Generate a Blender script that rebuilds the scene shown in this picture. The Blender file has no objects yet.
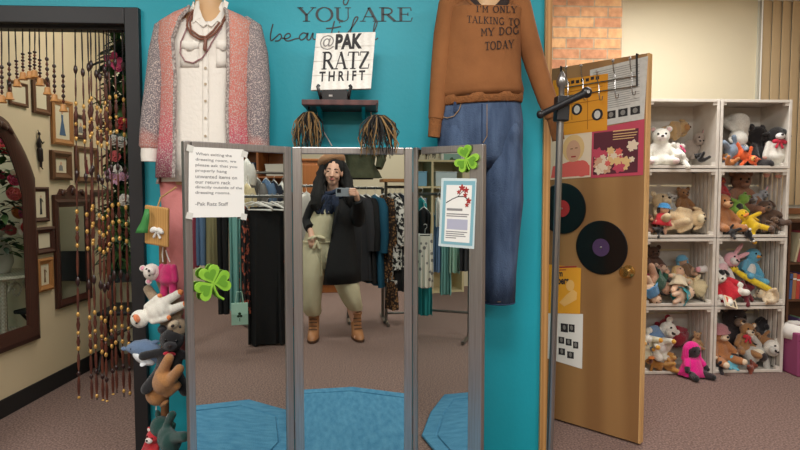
import bpy, bmesh, math, random
from math import sin, cos, pi, radians as rad, sqrt
from mathutils import Vector, Matrix, Euler
V = Vector
random.seed(7)
SC = bpy.context.scene
COL = SC.collection

# ------------------------------------------------------------------ materials
def lin(c):
    return tuple(((v/255.0)/12.92 if v/255.0 <= 0.04045 else ((v/255.0+0.055)/1.055)**2.4) for v in c) + (1.0,)

_M = {}
def mat(name, col, rough=0.7, metal=0.0, mix=None, bump=None, sheen=0.0, coat=0.0, emit=None, trans=0.0, ior=1.45):
    """mix = (kind, scale, colour2, lo, hi);  bump = (scale, strength)"""
    if name in _M: return _M[name]
    m = bpy.data.materials.new(name); m.use_nodes = True
    nt = m.node_tree; b = nt.nodes['Principled BSDF']
    b.inputs['Base Color'].default_value = lin(col)
    b.inputs['Roughness'].default_value = rough
    b.inputs['Metallic'].default_value = metal
    if sheen: b.inputs['Sheen Weight'].default_value = sheen
    if coat: b.inputs['Coat Weight'].default_value = coat
    if trans: b.inputs['Transmission Weight'].default_value = trans
    tc = None
    if mix or bump:
        tc = nt.nodes.new('ShaderNodeTexCoord')
    if mix:
        kind, scale, c2, lo, hi = mix[:5]
        mp = nt.nodes.new('ShaderNodeMapping')
        nt.links.new(tc.outputs['Object'], mp.inputs['Vector'])
        if len(mix) > 5: mp.inputs['Scale'].default_value = mix[5]
        if kind == 'noise':
            t = nt.nodes.new('ShaderNodeTexNoise'); t.inputs['Scale'].default_value = scale; t.inputs['Detail'].default_value = 4
            out = t.outputs['Fac']
        elif kind == 'voronoi':
            t = nt.nodes.new('ShaderNodeTexVoronoi'); t.inputs['Scale'].default_value = scale
            out = t.outputs['Distance']
        elif kind == 'wave':
            t = nt.nodes.new('ShaderNodeTexWave'); t.inputs['Scale'].default_value = scale
            t.inputs['Distortion'].default_value = 3.0; t.inputs['Detail'].default_value = 3
            out = t.outputs['Fac']
        elif kind == 'band':
            t = nt.nodes.new('ShaderNodeTexWave'); t.inputs['Scale'].default_value = scale
            out = t.outputs['Fac']
        elif kind == 'check':
            t = nt.nodes.new('ShaderNodeTexChecker'); t.inputs['Scale'].default_value = scale
            out = t.outputs['Fac']
        nt.links.new(mp.outputs[0], t.inputs['Vector'])
        r = nt.nodes.new('ShaderNodeValToRGB')
        r.color_ramp.elements[0].position = lo; r.color_ramp.elements[0].color = lin(col)
        r.color_ramp.elements[1].position = hi; r.color_ramp.elements[1].color = lin(c2)
        nt.links.new(out, r.inputs[0]); nt.links.new(r.outputs[0], b.inputs['Base Color'])
    if bump:
        t2 = nt.nodes.new('ShaderNodeTexNoise'); t2.inputs['Scale'].default_value = bump[0]; t2.inputs['Detail'].default_value = 3
        nt.links.new(tc.outputs['Object'], t2.inputs['Vector'])
        bp = nt.nodes.new('ShaderNodeBump'); bp.inputs['Strength'].default_value = bump[1]; bp.inputs['Distance'].default_value = 0.01
        nt.links.new(t2.outputs['Fac'], bp.inputs['Height']); nt.links.new(bp.outputs[0], b.inputs['Normal'])
    _M[name] = m
    return m

def cloth(name, col, **k):
    k.setdefault('rough', .9); k.setdefault('bump', (60, .25))
    return mat(name, col, **k)

def plushm(col):
    n = 'plush_%d_%d_%d' % tuple(col)
    c2 = tuple(min(255, int(v*1.12+6)) for v in col)
    return mat(n, col, rough=.95, sheen=.3, mix=('noise', 55, c2, .35, .65), bump=(140, .5))

# ------------------------------------------------------------------ mesh builder
def rotm(rx=0, ry=0, rz=0):
    return Euler((rad(rx), rad(ry), rad(rz)), 'XYZ').to_matrix()

class MB:
    def __init__(s): s.v = []; s.f = []; s.mi = []
    def add(s, vs, fs, mi=0):
        o = len(s.v); s.v += [tuple(p) for p in vs]
        s.f += [tuple(o+i for i in f) for f in fs]; s.mi += [mi]*len(fs)
        return s
    def box(s, c, d, R=None, mi=0):
        c = V(c); h = V(d)*.5
        vs = []
        for x in (-1, 1):
            for y in (-1, 1):
                for z in (-1, 1):
                    p = V((x*h.x, y*h.y, z*h.z))
                    vs.append(c + (R @ p if R else p))
        return s.add(vs, [(0,1,3,2),(4,6,7,5),(0,4,5,1),(2,3,7,6),(0,2,6,4),(1,5,7,3)], mi)
    def rings(s, rs, cap=True, closed=True, mi=0, loop=False):
        n = len(rs[0]); vs = [p for r in rs for p in r]; fs = []
        m = len(rs)
        for i in range(m if loop else m-1):
            a = i*n; b = ((i+1) % m)*n
            for j in range(n if closed else n-1):
                k = (j+1) % n
                fs.append((a+j, a+k, b+k, b+j))
        if cap and closed and not loop:
            fs.append(tuple(range(n-1, -1, -1))); fs.append(tuple((m-1)*n+j for j in range(n)))
        return s.add(vs, fs, mi)
    def tube(s, pts, r, n=8, cap=True, mi=0, loop=False, sq=1.0):
        pts = [V(p) for p in pts]; m = len(pts)
        rr = r if isinstance(r, (list, tuple)) else [r]*m
        T = []
        for i in range(m):
            if loop: t = pts[(i+1) % m]-pts[i-1]
            elif i == 0: t = pts[1]-pts[0]
            elif i == m-1: t = pts[-1]-pts[-2]
            else: t = (pts[i+1]-pts[i]).normalized()+(pts[i]-pts[i-1]).normalized()
            if t.length < 1e-9: t = V((0,0,1))
            T.append(t.normalized())
        u = T[0].orthogonal().normalized()
        if abs(T[0].z) < .95: u = V((0,0,1)).cross(T[0]).normalized()
        rs = []
        for i in range(m):
            u = (u - T[i]*u.dot(T[i]))
            u = u.normalized() if u.length > 1e-6 else T[i].orthogonal().normalized()
            w = T[i].cross(u)
            rs.append([pts[i] + u*(cos(2*pi*j/n)*rr[i]) + w*(sin(2*pi*j/n)*rr[i]*sq) for j in range(n)])
        return s.rings(rs, cap=cap, mi=mi, loop=loop)
    def ell(s, c, r, R=None, n=14, m=9, mi=0):
        c = V(c); vs = [V((0,0,r[2]))]
        for i in range(1, m):
            a = pi*i/m
            for j in range(n):
                b = 2*pi*j/n
                vs.append(V((r[0]*sin(a)*cos(b), r[1]*sin(a)*sin(b), r[2]*cos(a))))
        vs.append(V((0,0,-r[2])))
        fs = []
        for j in range(n):
            k = (j+1) % n
            fs.append((0, 1+j, 1+k))
            for i in range(m-2):
                a = 1+i*n; fs.append((a+j, a+n+j, a+n+k, a+k))
            a = 1+(m-2)*n; fs.append((a+j, len(vs)-1, a+k))
        vs = [c + (R @ p if R else p) for p in vs]
        return s.add(vs, fs, mi)
    def cap(s, a, b, ra, rb, n=10, mi=0):
        """capsule from a to b with end radii"""
        a = V(a); b = V(b); d = (b-a); L = d.length; d = d/L if L > 1e-9 else V((0,0,1))
        pts = []; rr = []
        for k in range(4):
            t = (pi/2)*(k/4); pts.append(a - d*(ra*cos(t))); rr.append(max(ra*sin(t), 1e-4))
        pts.append(a); rr.append(ra); pts.append(b); rr.append(rb)
        for k in range(3, -1, -1):
            t = (pi/2)*(k/4); pts.append(b + d*(rb*cos(t))); rr.append(max(rb*sin(t), 1e-4))
        return s.tube(pts, rr, n=n, mi=mi)
    def lathe(s, prof, c=(0,0,0), R=None, n=16, mi=0):
        c = V(c); rs = []
        for (r, z) in prof:
            ring = [V((max(r, 1e-4)*cos(2*pi*j/n), max(r, 1e-4)*sin(2*pi*j/n), z)) for j in range(n)]
            rs.append([c + (R @ p if R else p) for p in ring])
        return s.rings(rs, mi=mi)
    def prism(s, out, O, U, W, d, mi=0):
        """outline in (U,W) coordinates at O, extruded by vector d"""
        O = V(O); U = V(U); W = V(W); d = V(d); n = len(out)
        a = [O+U*p[0]+W*p[1] for p in out]
        if U.cross(W).dot(d) < 0: a.reverse()
        vs = a + [p+d for p in a]
        fs = [tuple(range(n-1, -1, -1)), tuple(range(n, 2*n))] + [(i, (i+1) % n, n+(i+1) % n, n+i) for i in range(n)]
        return s.add(vs, fs, mi)
    def ribbon(s, pts, O, U, W, N, w, d=.002, mi=0):
        """stroke of width w along 2D pts, in the plane O+U,W and d thick along N"""
        O = V(O); U = V(U); W = V(W); N = V(N)
        P = [V((p[0], p[1])) for p in pts]; m = len(P); L = []; Rr = []
        ww = w if isinstance(w, (list, tuple)) else [w]*m
        for i in range(m):
            t = (P[min(i+1, m-1)]-P[max(i-1, 0)])
            t = t.normalized() if t.length > 1e-9 else V((1, 0))
            q = V((-t.y, t.x))*(ww[i]*.5)
            L.append(P[i]+q); Rr.append(P[i]-q)
        f = lambda p, h: O+U*p.x+W*p.y+N*h
        rs = [[f(L[i], 0), f(Rr[i], 0), f(Rr[i], d), f(L[i], d)] for i in range(m)]
        return s.rings(rs, mi=mi)
    def merge(s, o, mi=None):
        k = len(s.v); s.v += o.v; s.f += [tuple(k+i for i in f) for f in o.f]; s.mi += (o.mi if mi is None else [mi]*len(o.f)); return s
    def xf(s, Mx):
        s.v = [tuple(Mx @ V(p)) for p in s.v]; return s
    def build(s, name, mats, parent=None, smooth=True, sub=0, bevel=0, solid=0, seg=2, remesh=0, angle=40):
        me = bpy.data.meshes.new(name)
        me.from_pydata(s.v, [], s.f); me.update()
        if not isinstance(mats, (list, tuple)): mats = [mats]
        for m in mats: me.materials.append(m)
        for p, i in zip(me.polygons, s.mi):
            p.material_index = i; p.use_smooth = smooth
        bm = bmesh.new(); bm.from_mesh(me)
        bmesh.ops.recalc_face_normals(bm, faces=bm.faces); bm.to_mesh(me); bm.free()
        if smooth and not sub and not remesh:
            try: me.set_sharp_from_angle(angle=rad(angle))
            except Exception: pass
        o = bpy.data.objects.new(name, me); COL.objects.link(o)
        if parent: o.parent = parent
        if solid:
            k = o.modifiers.new('solid', 'SOLIDIFY'); k.thickness = solid; k.offset = 0
        if remesh:
            k = o.modifiers.new('remesh', 'REMESH'); k.mode = 'VOXEL'; k.voxel_size = remesh; k.use_smooth_shade = True
            k = o.modifiers.new('smooth', 'SMOOTH'); k.factor = .5; k.iterations = 3
        if bevel:
            k = o.modifiers.new('bevel', 'BEVEL'); k.width = bevel; k.segments = seg; k.limit_method = 'ANGLE'; k.angle_limit = rad(50)
        if sub:
            k = o.modifiers.new('sub', 'SUBSURF'); k.levels = sub; k.render_levels = sub
        return o

def tag(o, label, cat, group=None):
    o['label'] = label; o['category'] = cat
    if group: o['group'] = group
    return o
def thing(name, label, cat, loc=(0,0,0), rot=(0,0,0), group=None, scale=1.0):
    o = bpy.data.objects.new(name, None); COL.objects.link(o); o.empty_display_size = .05
    o.location = loc; o.rotation_euler = tuple(rad(a) for a in rot); o.scale = (scale,)*3
    return tag(o, label, cat, group)
def struct(name, mb, m, **k):
    o = mb.build(name, m, **k); o['kind'] = 'structure'; return o
def kids(o): return [c for c in bpy.data.objects if c.parent == o]
def dup(root, label, loc=None, rot=None, scale=None, group=None):
    r = root.copy(); COL.objects.link(r); r['label'] = label
    if group: r['group'] = group
    for ch in kids(root):
        c = ch.copy(); COL.objects.link(c); c.parent = r
        for g in kids(ch):
            d = g.copy(); COL.objects.link(d); d.parent = c
    if loc is not None: r.location = loc
    if rot is not None: r.rotation_euler = tuple(rad(a) for a in rot)
    if scale is not None: r.scale = (scale,)*3
    return r

# ------------------------------------------------------------------ camera
FOC = 580.0; CAMZ = 1.34
YAW = math.atan(30/FOC); PITCH = math.atan(33/FOC)
CP = V((0, 0, CAMZ))
_fw = V((sin(YAW)*cos(PITCH), cos(YAW)*cos(PITCH), -sin(PITCH)))
_rt = V((cos(YAW), -sin(YAW), 0)); _up = _rt.cross(_fw)
def ray(x, y): return (_fw + _rt*((x-400)/FOC) + _up*((225-y)/FOC))
def at(x, y, Y):
    d = ray(x, y); return CP + d*(Y/d.y)
def atX(x, y, X):
    d = ray(x, y); return CP + d*(X/d.x)
def atZ(x, y, Z=0.0):
    d = ray(x, y); return CP + d*((Z-CAMZ)/d.z)
def on(x, y, P, N):
    d = ray(x, y); return CP + d*((V(P)-CP).dot(V(N))/d.dot(V(N)))
cam = bpy.data.cameras.new('camera'); co = bpy.data.objects.new('camera', cam); COL.objects.link(co)
co.location = CP; cam.sensor_width = 36; cam.lens = FOC/800*36; cam.clip_start = .004
co.rotation_euler = (pi/2-PITCH, 0, -YAW)
SC.camera = co
SC.view_settings.view_transform = 'Standard'; SC.view_settings.look = 'None'; SC.view_settings.gamma = 1
SC.view_settings.exposure = 0.0

# ------------------------------------------------------------------ tri-fold mirror geometry
MD = 2.5
d0 = ray(346, 192); d0.z = 0; d0.normalize()
PC = V((0, 0, 0)) + d0*MD                           # foot of the camera on the middle panel
def hit(x, P, N):
    d = ray(x, 192); d = V((d.x, d.y, 0)); P = V((P[0], P[1], 0)); return d*(P.dot(N)/d.dot(N))
HL = hit(291.8, PC, d0); HR = hit(413.2, PC, d0)
def wing(H, ang, sgn, xpix):
    u = V((sgn*cos(rad(ang)), -sin(rad(ang)), 0)); n = V((-sgn*sin(rad(ang)), -cos(rad(ang)), 0))
    return u, n, hit(xpix, H, n)
uL, nL, OL = wing(HL, 38, -1, 183)
uR, nR, OR_ = wing(HR, 38, 1, 484.5)
nC = -d0
PAN = {'L': (OL, HL, nL), 'C': (HL, HR, nC), 'R': (HR, OR_, nR)}
def refl(pan, x, y, s=None, z=None, X=None, Y=None):
    """world point seen at pixel (x,y) in a mirror panel, s metres past the glass / at height z / at world X or Y"""
    A, B, n = PAN[pan]; n = V(n); d = ray(x, y)
    k = (V((A.x, A.y, CAMZ))-CP).dot(n)/d.dot(n); p = CP+d*k
    r = (d-2*d.dot(n)*n).normalized()
    if s is not None: return p+r*s
    if z is not None: return p+r*((z-p.z)/r.z)
    if X is not None: return p+r*((X-p.x)/r.x)
    return p+r*((Y-p.y)/r.y)
# ------------------------------------------------------------------ the setting
WY = 2.80                                             # face of the teal partition
m_teal = mat('teal_paint', (14, 158, 176), rough=.5, mix=('noise', 2.2, (18, 165, 183), .3, .7), bump=(45, .08))
m_cream = mat('cream_paint', (212, 192, 158), rough=.7, bump=(60, .05))
m_wall = mat('beige_paint', (232, 222, 194), rough=.7, bump=(60, .05))
m_store = mat('store_wall_paint', (214, 204, 178), rough=.75)
m_ceil = mat('ceiling_tile', (232, 228, 218), rough=.9, mix=('noise', 60, (214, 210, 200), .45, .6))
m_black = mat('black_trim_paint', (27, 27, 30), rough=.5)
m_carpet = mat('carpet', (106, 85, 80), rough=.98, mix=('noise', 95, (162, 134, 124), .36, .66), bump=(220, .8))
m_oak = mat('light_wood', (200, 152, 92), rough=.5, mix=('wave', 2.5, (176, 126, 72), .2, .8, (6, 6, .5)))
m_bblack = mat('baseboard_rubber', (26, 24, 25), rough=.6)

struct('floor', MB().box((0, -.5, -.03), (13, 13, .06)), m_carpet)
struct('ceiling', MB().box((0, -.5, 3.03), (13, 13, .06)), m_ceil)

# teal partition with the doorway on its left
XJ = at(146, 225, WY).x                                # outer edge of the black jamb
XR = at(541.5, 225, WY).x                             # right end of the partition
XD = at(-70, 225, WY).x                                # left side of the doorway
ZH = at(70, 8, WY).z
mb = MB()
mb.box(((XJ+XR)/2, WY+.06, 1.5), (XR-XJ, .12, 3.0))
mb.box(((XJ+XD)/2, WY+.06, (ZH+3.0)/2), (XJ-XD, .12, 3.0-ZH))
mb.box(((XD-5)/2, WY+.06, 1.5), (XD+5, .12, 3.0))
struct('wall_front', mb, m_teal, smooth=False)
# black door frame
fw = at(146, 225, WY).x-at(132, 225, WY).x
mb = MB()
mb.box((XJ-fw/2, WY+.05, ZH/2), (fw, .16, ZH))
mb.box((XD+fw/2, WY+.05, ZH/2), (fw, .16, ZH))
hh = ZH-at(70, 25, WY).z
mb.box(((XJ+XD)/2, WY+.05, ZH-hh/2), (XJ-XD-2*fw, .16, hh))
struct('trim_1', mb, m_black, smooth=False, bevel=.004)
# wooden end trim of the partition
xt1 = at(548.5, 225, WY).x
struct('trim_2', MB().box(((XR+xt1)/2, WY+.055, 1.5), (xt1-XR, .15, 3.0)), m_oak, smooth=False, bevel=.003)

# back room on the left: angled wall
LA = atZ(0, 419); LB = atZ(75, 377.7)
ld = (LB-LA).normalized()
ln = V((ld.y, -ld.x, 0))                               # faces the room (+x)
if ln.x < 0: ln = -ln
BY = 4.85
Lc = LA+ld*((BY-LA.y)/ld.y); L0 = LA+ld*((WY+.12-LA.y)/ld.y)
m_ = (Lc+L0)/2; ang = math.atan2(ld.y, ld.x)
Rl = Matrix.Rotation(ang, 3, 'Z')
struct('wall_left', MB().box((m_.x-ln.x*.05, m_.y-ln.y*.05, 1.5), ((Lc-L0).length, .10, 3.0), Rl), m_cream, smooth=False)
struct('baseboard_left', MB().box((m_.x+ln.x*.006, m_.y+ln.y*.006, .055), ((Lc-L0).length, .012, .11), Rl), m_bblack, smooth=False, bevel=.003)
XB0 = Lc.x-.1
struct('wall_back', MB().box(((XB0+6)/2, BY+.05, 1.5), (6-XB0, .1, 3.0)), m_wall, smooth=False)
struct('baseboard_back', MB().box(((XB0+3)/2+.1, BY-.006, .055), (3-XB0-.2, .012, .11)), m_bblack, smooth=False)
# fitting-room wall that carries the open door
dR = atZ(640, 444.0, .012); dL = atZ(556.7, 419.0, .012)
dd = (dL-dR).normalized(); dd.z = 0
DW = .84
hinge = dR+dd*DW
struct('wall_fitting', MB().box((hinge.x-.06, (hinge.y+BY)/2+.02, 1.5), (.1, BY-hinge.y-.04, 3.0)), m_wall, smooth=False)
# shop walls behind the photographer
struct('wall_right', MB().box((5.05, -.5, 1.5), (.1, 11, 3.0)), m_store, smooth=False)
struct('wall_shop_left', MB().box((-5.05, -1.6, 1.5), (.1, 9, 3.0)), m_store, smooth=False)
struct('wall_shop_back', MB().box((0, -5.05, 1.5), (10, .1, 3.0)), m_store, smooth=False)

# brick pillar
def brick_mat():
    m = bpy.data.materials.new('brick'); m.use_nodes = True; nt = m.node_tree; b = nt.nodes['Principled BSDF']
    tc = nt.nodes.new('ShaderNodeTexCoord'); mp = nt.nodes.new('ShaderNodeMapping')
    mp.inputs['Rotation'].default_value = (rad(90), 0, 0)
    br = nt.nodes.new('ShaderNodeTexBrick')
    br.inputs['Color1'].default_value = lin((206, 158, 112)); br.inputs['Color2'].default_value = lin((176, 118, 90)); br.inputs['Mortar'].default_value = lin((168, 148, 122))
    br.inputs['Scale'].default_value = 1.0; br.inputs['Brick Width'].default_value = .225; br.inputs['Row Height'].default_value = .083
    br.inputs['Mortar Size'].default_value = .007; br.inputs['Mortar Smooth'].default_value = .3; br.inputs['Bias'].default_value = -.2
    ns = nt.nodes.new('ShaderNodeTexNoise'); ns.inputs['Scale'].default_value = 22; ns.inputs['Detail'].default_value = 6
    mx = nt.nodes.new('ShaderNodeMixRGB'); mx.blend_type = 'OVERLAY'; mx.inputs[0].default_value = .55
    nt.links.new(tc.outputs['Object'], mp.inputs['Vector']); nt.links.new(mp.outputs[0], br.inputs['Vector']); nt.links.new(tc.outputs['Object'], ns.inputs['Vector'])
    nt.links.new(br.outputs['Color'], mx.inputs[1]); nt.links.new(ns.outputs['Fac'], mx.inputs[2]); nt.links.new(mx.outputs[0], b.inputs['Base Color'])
    bp = nt.nodes.new('ShaderNodeBump'); bp.inputs['Strength'].default_value = .6; bp.inputs['Distance'].default_value = .01; bp.invert = True
    nt.links.new(br.outputs['Fac'], bp.inputs['Height']); nt.links.new(bp.outputs[0], b.inputs['Normal']); b.inputs['Roughness'].default_value = .9
    return m
x0 = at(500, 30, BY-.2).x; x1 = at(622, 30, BY-.2).x
struct('wall_pillar', MB().box(((x0+x1)/2, BY-.1, 1.5), (x1-x0, .2, 3.0)), brick_mat(), smooth=False)

# window on the far right with vertical blinds
wx0 = at(755, 90, BY).x; wz0 = at(795, 208, BY).z
m_blind = mat('blind_vinyl', (224, 200, 160), rough=.6, mix=('noise', 3, (214, 189, 150), .3, .7))
struct('window_1', MB().box((wx0+.75, BY-.012, (wz0+3)/2), (1.5, .024, 3-wz0)), mat('window_glass', (205, 205, 195), rough=.1), smooth=False)
struct('trim_3', MB().box((wx0+.75, BY-.03, wz0-.025), (1.5, .06, .05)), mat('sill_wood', (150, 98, 62), rough=.5), smooth=False, bevel=.004)
bl = thing('vertical_blind', 'beige vertical blind covering the window at the right end of the back wall', 'blind', (wx0, BY-.06, 0))
mb = MB()
for i in range(15):
    mb.box((.045+i*.085, 0, (wz0+2.97)/2+.01), (.092, .004, 2.93-wz0), rotm(0, 0, 14))
mb.build('slats', m_blind, bl, smooth=False)
MB().box((.62, 0, 2.965), (1.3, .05, .05)).build('headrail', mat('white_plastic', (232, 232, 228), rough=.4), bl, smooth=False, bevel=.004)
MB().tube([(-.012, -.02, 2.95), (-.012, -.025, 1.75)], .006).build('wand', _M['white_plastic'], bl)

# lights: ceiling fluorescents of the shop, the back room and the toy corner
def area(name, loc, sx, sy, power, col=(1, .975, .94), rot=(0, 0, 0)):
    l = bpy.data.lights.new(name, 'AREA'); l.shape = 'RECTANGLE'; l.size = sx; l.size_y = sy; l.energy = power; l.color = col
    o = bpy.data.objects.new(name, l); COL.objects.link(o); o.location = loc; o.rotation_euler = tuple(rad(a) for a in rot); return o
for (x, y, p) in ((-2.4, .9, 42), (0, .9, 55), (2.4, .9, 42), (-2.4, -1.9, 42), (0, -1.9, 55), (2.6, -1.9, 42), (-2.5, -4, 30), (1, -4, 30)):
    area('shop_ceiling_lamp', (x, y, 2.97), 1.2, .6, p)
area('back_room_lamp', (-1.1, 3.9, 2.97), 1.0, .5, 24, (1, .94, .86))
area('toy_corner_lamp', (2.1, 3.75, 2.97), 1.2, .6, 40)
w = bpy.data.worlds.new('world'); SC.world = w; w.use_nodes = True
w.node_tree.nodes['Background'].inputs[0].default_value = (1, .96, .9, 1); w.node_tree.nodes['Background'].inputs[1].default_value = .12
# ------------------------------------------------------------------ tri-fold dressing mirror
m_alu = mat('brushed_aluminium', (168, 163, 160), rough=.32, metal=.8, mix=('noise', 8, (152, 147, 144), .4, .7, (30, 30, .6)))
m_glass = mat('mirror_silver', (202, 206, 200), rough=.0, metal=1.0)
m_back = mat('mirror_backing', (70, 52, 42), rough=.8)
m_rubber = mat('black_rubber', (22, 22, 22), rough=.7)
MZ0 = .04
MZ1 = at(352, 147.3, 2.5*1.0).z
mir = thing('dressing_mirror', 'tall three-fold dressing mirror in silver metal frames before the teal wall', 'mirror', (PC.x, PC.y, 0))
def panel(A, B, n, fl, fr):
    u = (B-A).normalized(); L = (B-A).length; n = V(n); o = V((PC.x, PC.y, 0)); N = n
    R = Matrix((u, -n, V((0, 0, 1)))).transposed()      # x along panel, y to the back, z up
    c = lambda s, t, z: A-o + u*s - n*t + V((0, 0, z))
    mb = MB(); th = .030; g = .003
    mb.box(c(g+fl/2, th/2-.008, (MZ0+MZ1)/2), (fl, th, MZ1-MZ0), R)
    mb.box(c(L-g-fr/2, th/2-.008, (MZ0+MZ1)/2), (fr, th, MZ1-MZ0), R)
    ft = .030
    mb.box(c(L/2, th/2-.008, MZ1-ft/2), (L-2*g-fl-fr, th, ft), R)
    mb.box(c(L/2, th/2-.008, MZ0+ft/2), (L-2*g-fl-fr, th, ft), R)
    fo = mb.build('mirror_frame', m_alu, mir, smooth=False, bevel=.004)
    gl = MB().box(c(L/2, .002, (MZ0+MZ1)/2), (L-.02, .004, MZ1-MZ0-.02), R).build('mirror_glass', m_glass, mir, smooth=False)
    MB().box(c(L/2, .014, (MZ0+MZ1)/2), (L-.02, .016, MZ1-MZ0-.02), R).build('back_board', m_back, mir, smooth=False)
    for s in (.06, L-.06):
        MB().box(c(s, .010, .02), (.03, .03, .04), R).build('foot', m_rubber, mir, smooth=False, bevel=.003)
panel(OL, HL, nL, .028, .034); panel(HL, HR, nC, .040, .036); panel(HR, OR_, nR, .020, .062)
for H in (HL, HR):
    for z in (.3, .8, 1.3):
        MB().tube([(H.x-PC.x, H.y-PC.y+.022, z-.04), (H.x-PC.x, H.y-PC.y+.022, z+.04)], .007).build('hinge', m_alu, mir)

# blue octagonal rug, seen only in the mirror
rug_c = V((-.12, 1.72, 0))
RUG = [(-.55,1.115),(-.005,1.095),(.50,1.36),(.735,1.765),(.60,2.10),(.22,2.28),(-.36,2.28),(-.66,2.12),(-.92,1.93),(-.90,1.5)]
m_rug = mat('rug_pile', (62, 128, 168), rough=.98, mix=('noise', 12, (88, 152, 188), .3, .7, (3, 1, 1)), bump=(160, .6))
rg = thing('octagonal_rug', 'blue octagonal rug on the carpet in front of the three-fold mirror', 'rug', rug_c)
def octo(k, z): return [V(((x-rug_c.x)*k, (y-rug_c.y)*k, z)) for x, y in RUG]
mb = MB()
mb.rings([octo(.995, .002), octo(1, .008), octo(.99, .014), octo(.875, .014), octo(.868, .007), octo(.858, .007), octo(.851, .014), octo(.4, .015)])
mb.build('pile', m_rug, rg)
# ------------------------------------------------------------------ back room on the left
m_dkwood = mat('dark_mahogany', (52, 26, 22), rough=.35, mix=('wave', 4, (78, 40, 30), .2, .8, (8, 8, 1)))
m_mdwood = mat('brown_wood', (112, 72, 42), rough=.45, mix=('wave', 6, (86, 52, 30), .2, .8, (8, 8, 1)))
m_ltwood = mat('honey_wood', (176, 122, 70), rough=.45, mix=('wave', 6, (150, 98, 52), .2, .8, (8, 8, 1)))
m_mat = mat('picture_mat', (214, 200, 170), rough=.9)
m_paper = mat('paper_white', (236, 234, 228), rough=.85)
m_print_d = mat('print_dark', (40, 38, 40), rough=.85)
m_print_r = mat('print_maroon', (120, 40, 48), rough=.85)
m_print_b = mat('print_blue', (72, 96, 124), rough=.85)
m_print_g = mat('print_grey', (130, 128, 124), rough=.85)
m_print_s = mat('print_skin', (206, 160, 130), rough=.85)
m_print_br = mat('print_brown', (120, 84, 56), rough=.85)
m_iron = mat('wrought_iron', (44, 32, 30), rough=.5, metal=.4)

def wall_pos(x, y): return on(x, y, LA, ln)
def rect_frame(w, h, b, d, y0=0):
    """mitred moulding, outer w x h, border b, depth d (towards -y)"""
    mb = MB(); prof = []
    for (o, z) in ((0, 0), (0, d*.7), (b*.35, d), (b*.8, d*.55), (b, d*.5), (b, 0)):
        x = w/2-o; zz = h/2-o
        prof.append([V((-x, y0-z, -zz)), V((x, y0-z, -zz)), V((x, y0-z, zz)), V((-x, y0-z, zz))])
    n = len(prof); vs = [p for r in prof for p in r]; fs = []
    for i in range(n-1):
        for j in range(4):
            k = (j+1) % 4; fs.append((i*4+j, i*4+k, (i+1)*4+k, (i+1)*4+j))
    return mb.add(vs, fs)
def figure_art(kind, h):
    """a small printed standing figure or bust in the x-z plane at y=0, height h; returns [(mesh, colour)]"""
    o = lambda pts, y=-.0006: MB().prism(pts, (0, y, 0), (1, 0, 0), (0, 0, 1), (0, -.0006, 0))
    el = lambda cx, cz, rx, rz, y: o([(cx+rx*cos(2*pi*i/14), cz+rz*sin(2*pi*i/14)) for i in range(14)], y)
    if kind == 'gown':
        return [(o([(-.06*h, .28*h), (.06*h, .28*h), (.05*h, .08*h), (.2*h, -.48*h), (-.2*h, -.48*h), (-.05*h, .08*h)]), 0), (el(0, .37*h, .045*h, .06*h, -.0012), 1)]
    if kind == 'slim':
        return [(o([(-.07*h, .30*h), (.07*h, .30*h), (.06*h, -.1*h), (.09*h, -.48*h), (-.09*h, -.48*h), (-.05*h, -.1*h)]), 0), (el(.01*h, .39*h, .045*h, .06*h, -.0012), 1),
                (o([(.06*h, .28*h), (.16*h, .12*h), (.13*h, .1*h), (.04*h, .2*h)], -.0018), 0)]
    if kind == 'bust':
        return [(o([(-.3*h, -.45*h), (.3*h, -.45*h), (.24*h, -.05*h), (.08*h, .06*h), (-.08*h, .06*h), (-.24*h, -.05*h)]), 0), (el(0, .18*h, .12*h, .16*h, -.0012), 1)]
    return []
def framed(name, label, px, border, depth, mfr, art=None, acol=None, cat='picture frame', matw=None, group=None):
    x0, y0, x1, y1 = px
    a = wall_pos(x0, (y0+y1)/2); b = wall_pos(x1, (y0+y1)/2); c = (a+b)/2
    w = (b-a).length; zt = wall_pos((x0+x1)/2, y0).z; zb = wall_pos((x0+x1)/2, y1).z; h = zt-zb
    t = thing(name, label, cat, (c.x+ln.x*.003, c.y+ln.y*.003, (zt+zb)/2), (0, 0, math.degrees(ang)), group)
    rect_frame(w, h, border, depth).build('moulding', mfr, t, smooth=False)
    MB().box((0, -.004, 0), (w-border, .006, h-border)).build('mat_board', matw or m_mat, t, smooth=False)
    if art:
        for i, (m, k) in enumerate(figure_art(art, (h-2*border)*.8)):
            for j in range(len(m.v)): m.v[j] = (m.v[j][0], m.v[j][1]-.0075-.001*i, m.v[j][2])
            m.build('printed_figure' if k == 0 else 'printed_head', acol if k == 0 else m_print_s, t, smooth=False)
    return t
framed('framed_picture', 'thin brown frame around a blank cream mat, behind the short bead strands', (8, 82, 26, 106), .022, .016, m_mdwood)
framed('framed_picture', 'brown wooden frame with a bare mat hanging left of the honey-coloured frame', (31, 78, 48, 114), .035, .02, m_mdwood)
framed('framed_picture', 'honey-coloured wooden frame with a standing figure in a blue gown', (50, 100, 71, 145), .04, .022, m_ltwood, 'gown', m_print_b)
framed('framed_picture', 'broad brown frame with a small grey picture just under the honey-coloured frame', (49, 151, 69, 180), .05, .03, m_mdwood, 'bust', m_print_g)
framed('framed_picture', 'dark narrow frame with a black dancing figure beside the large mirror', (31, 187, 47, 222), .03, .02, m_dkwood, 'slim', m_print_d)
framed('framed_picture', 'thick dark frame with an empty beige middle under the dancing figure', (32, 227, 52, 254), .04, .028, m_dkwood)
framed('framed_picture', 'brown frame with a seated portrait in brown clothes, lowest on the left wall', (35, 258, 51, 291), .04, .024, m_ltwood, 'slim', m_print_br)
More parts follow.
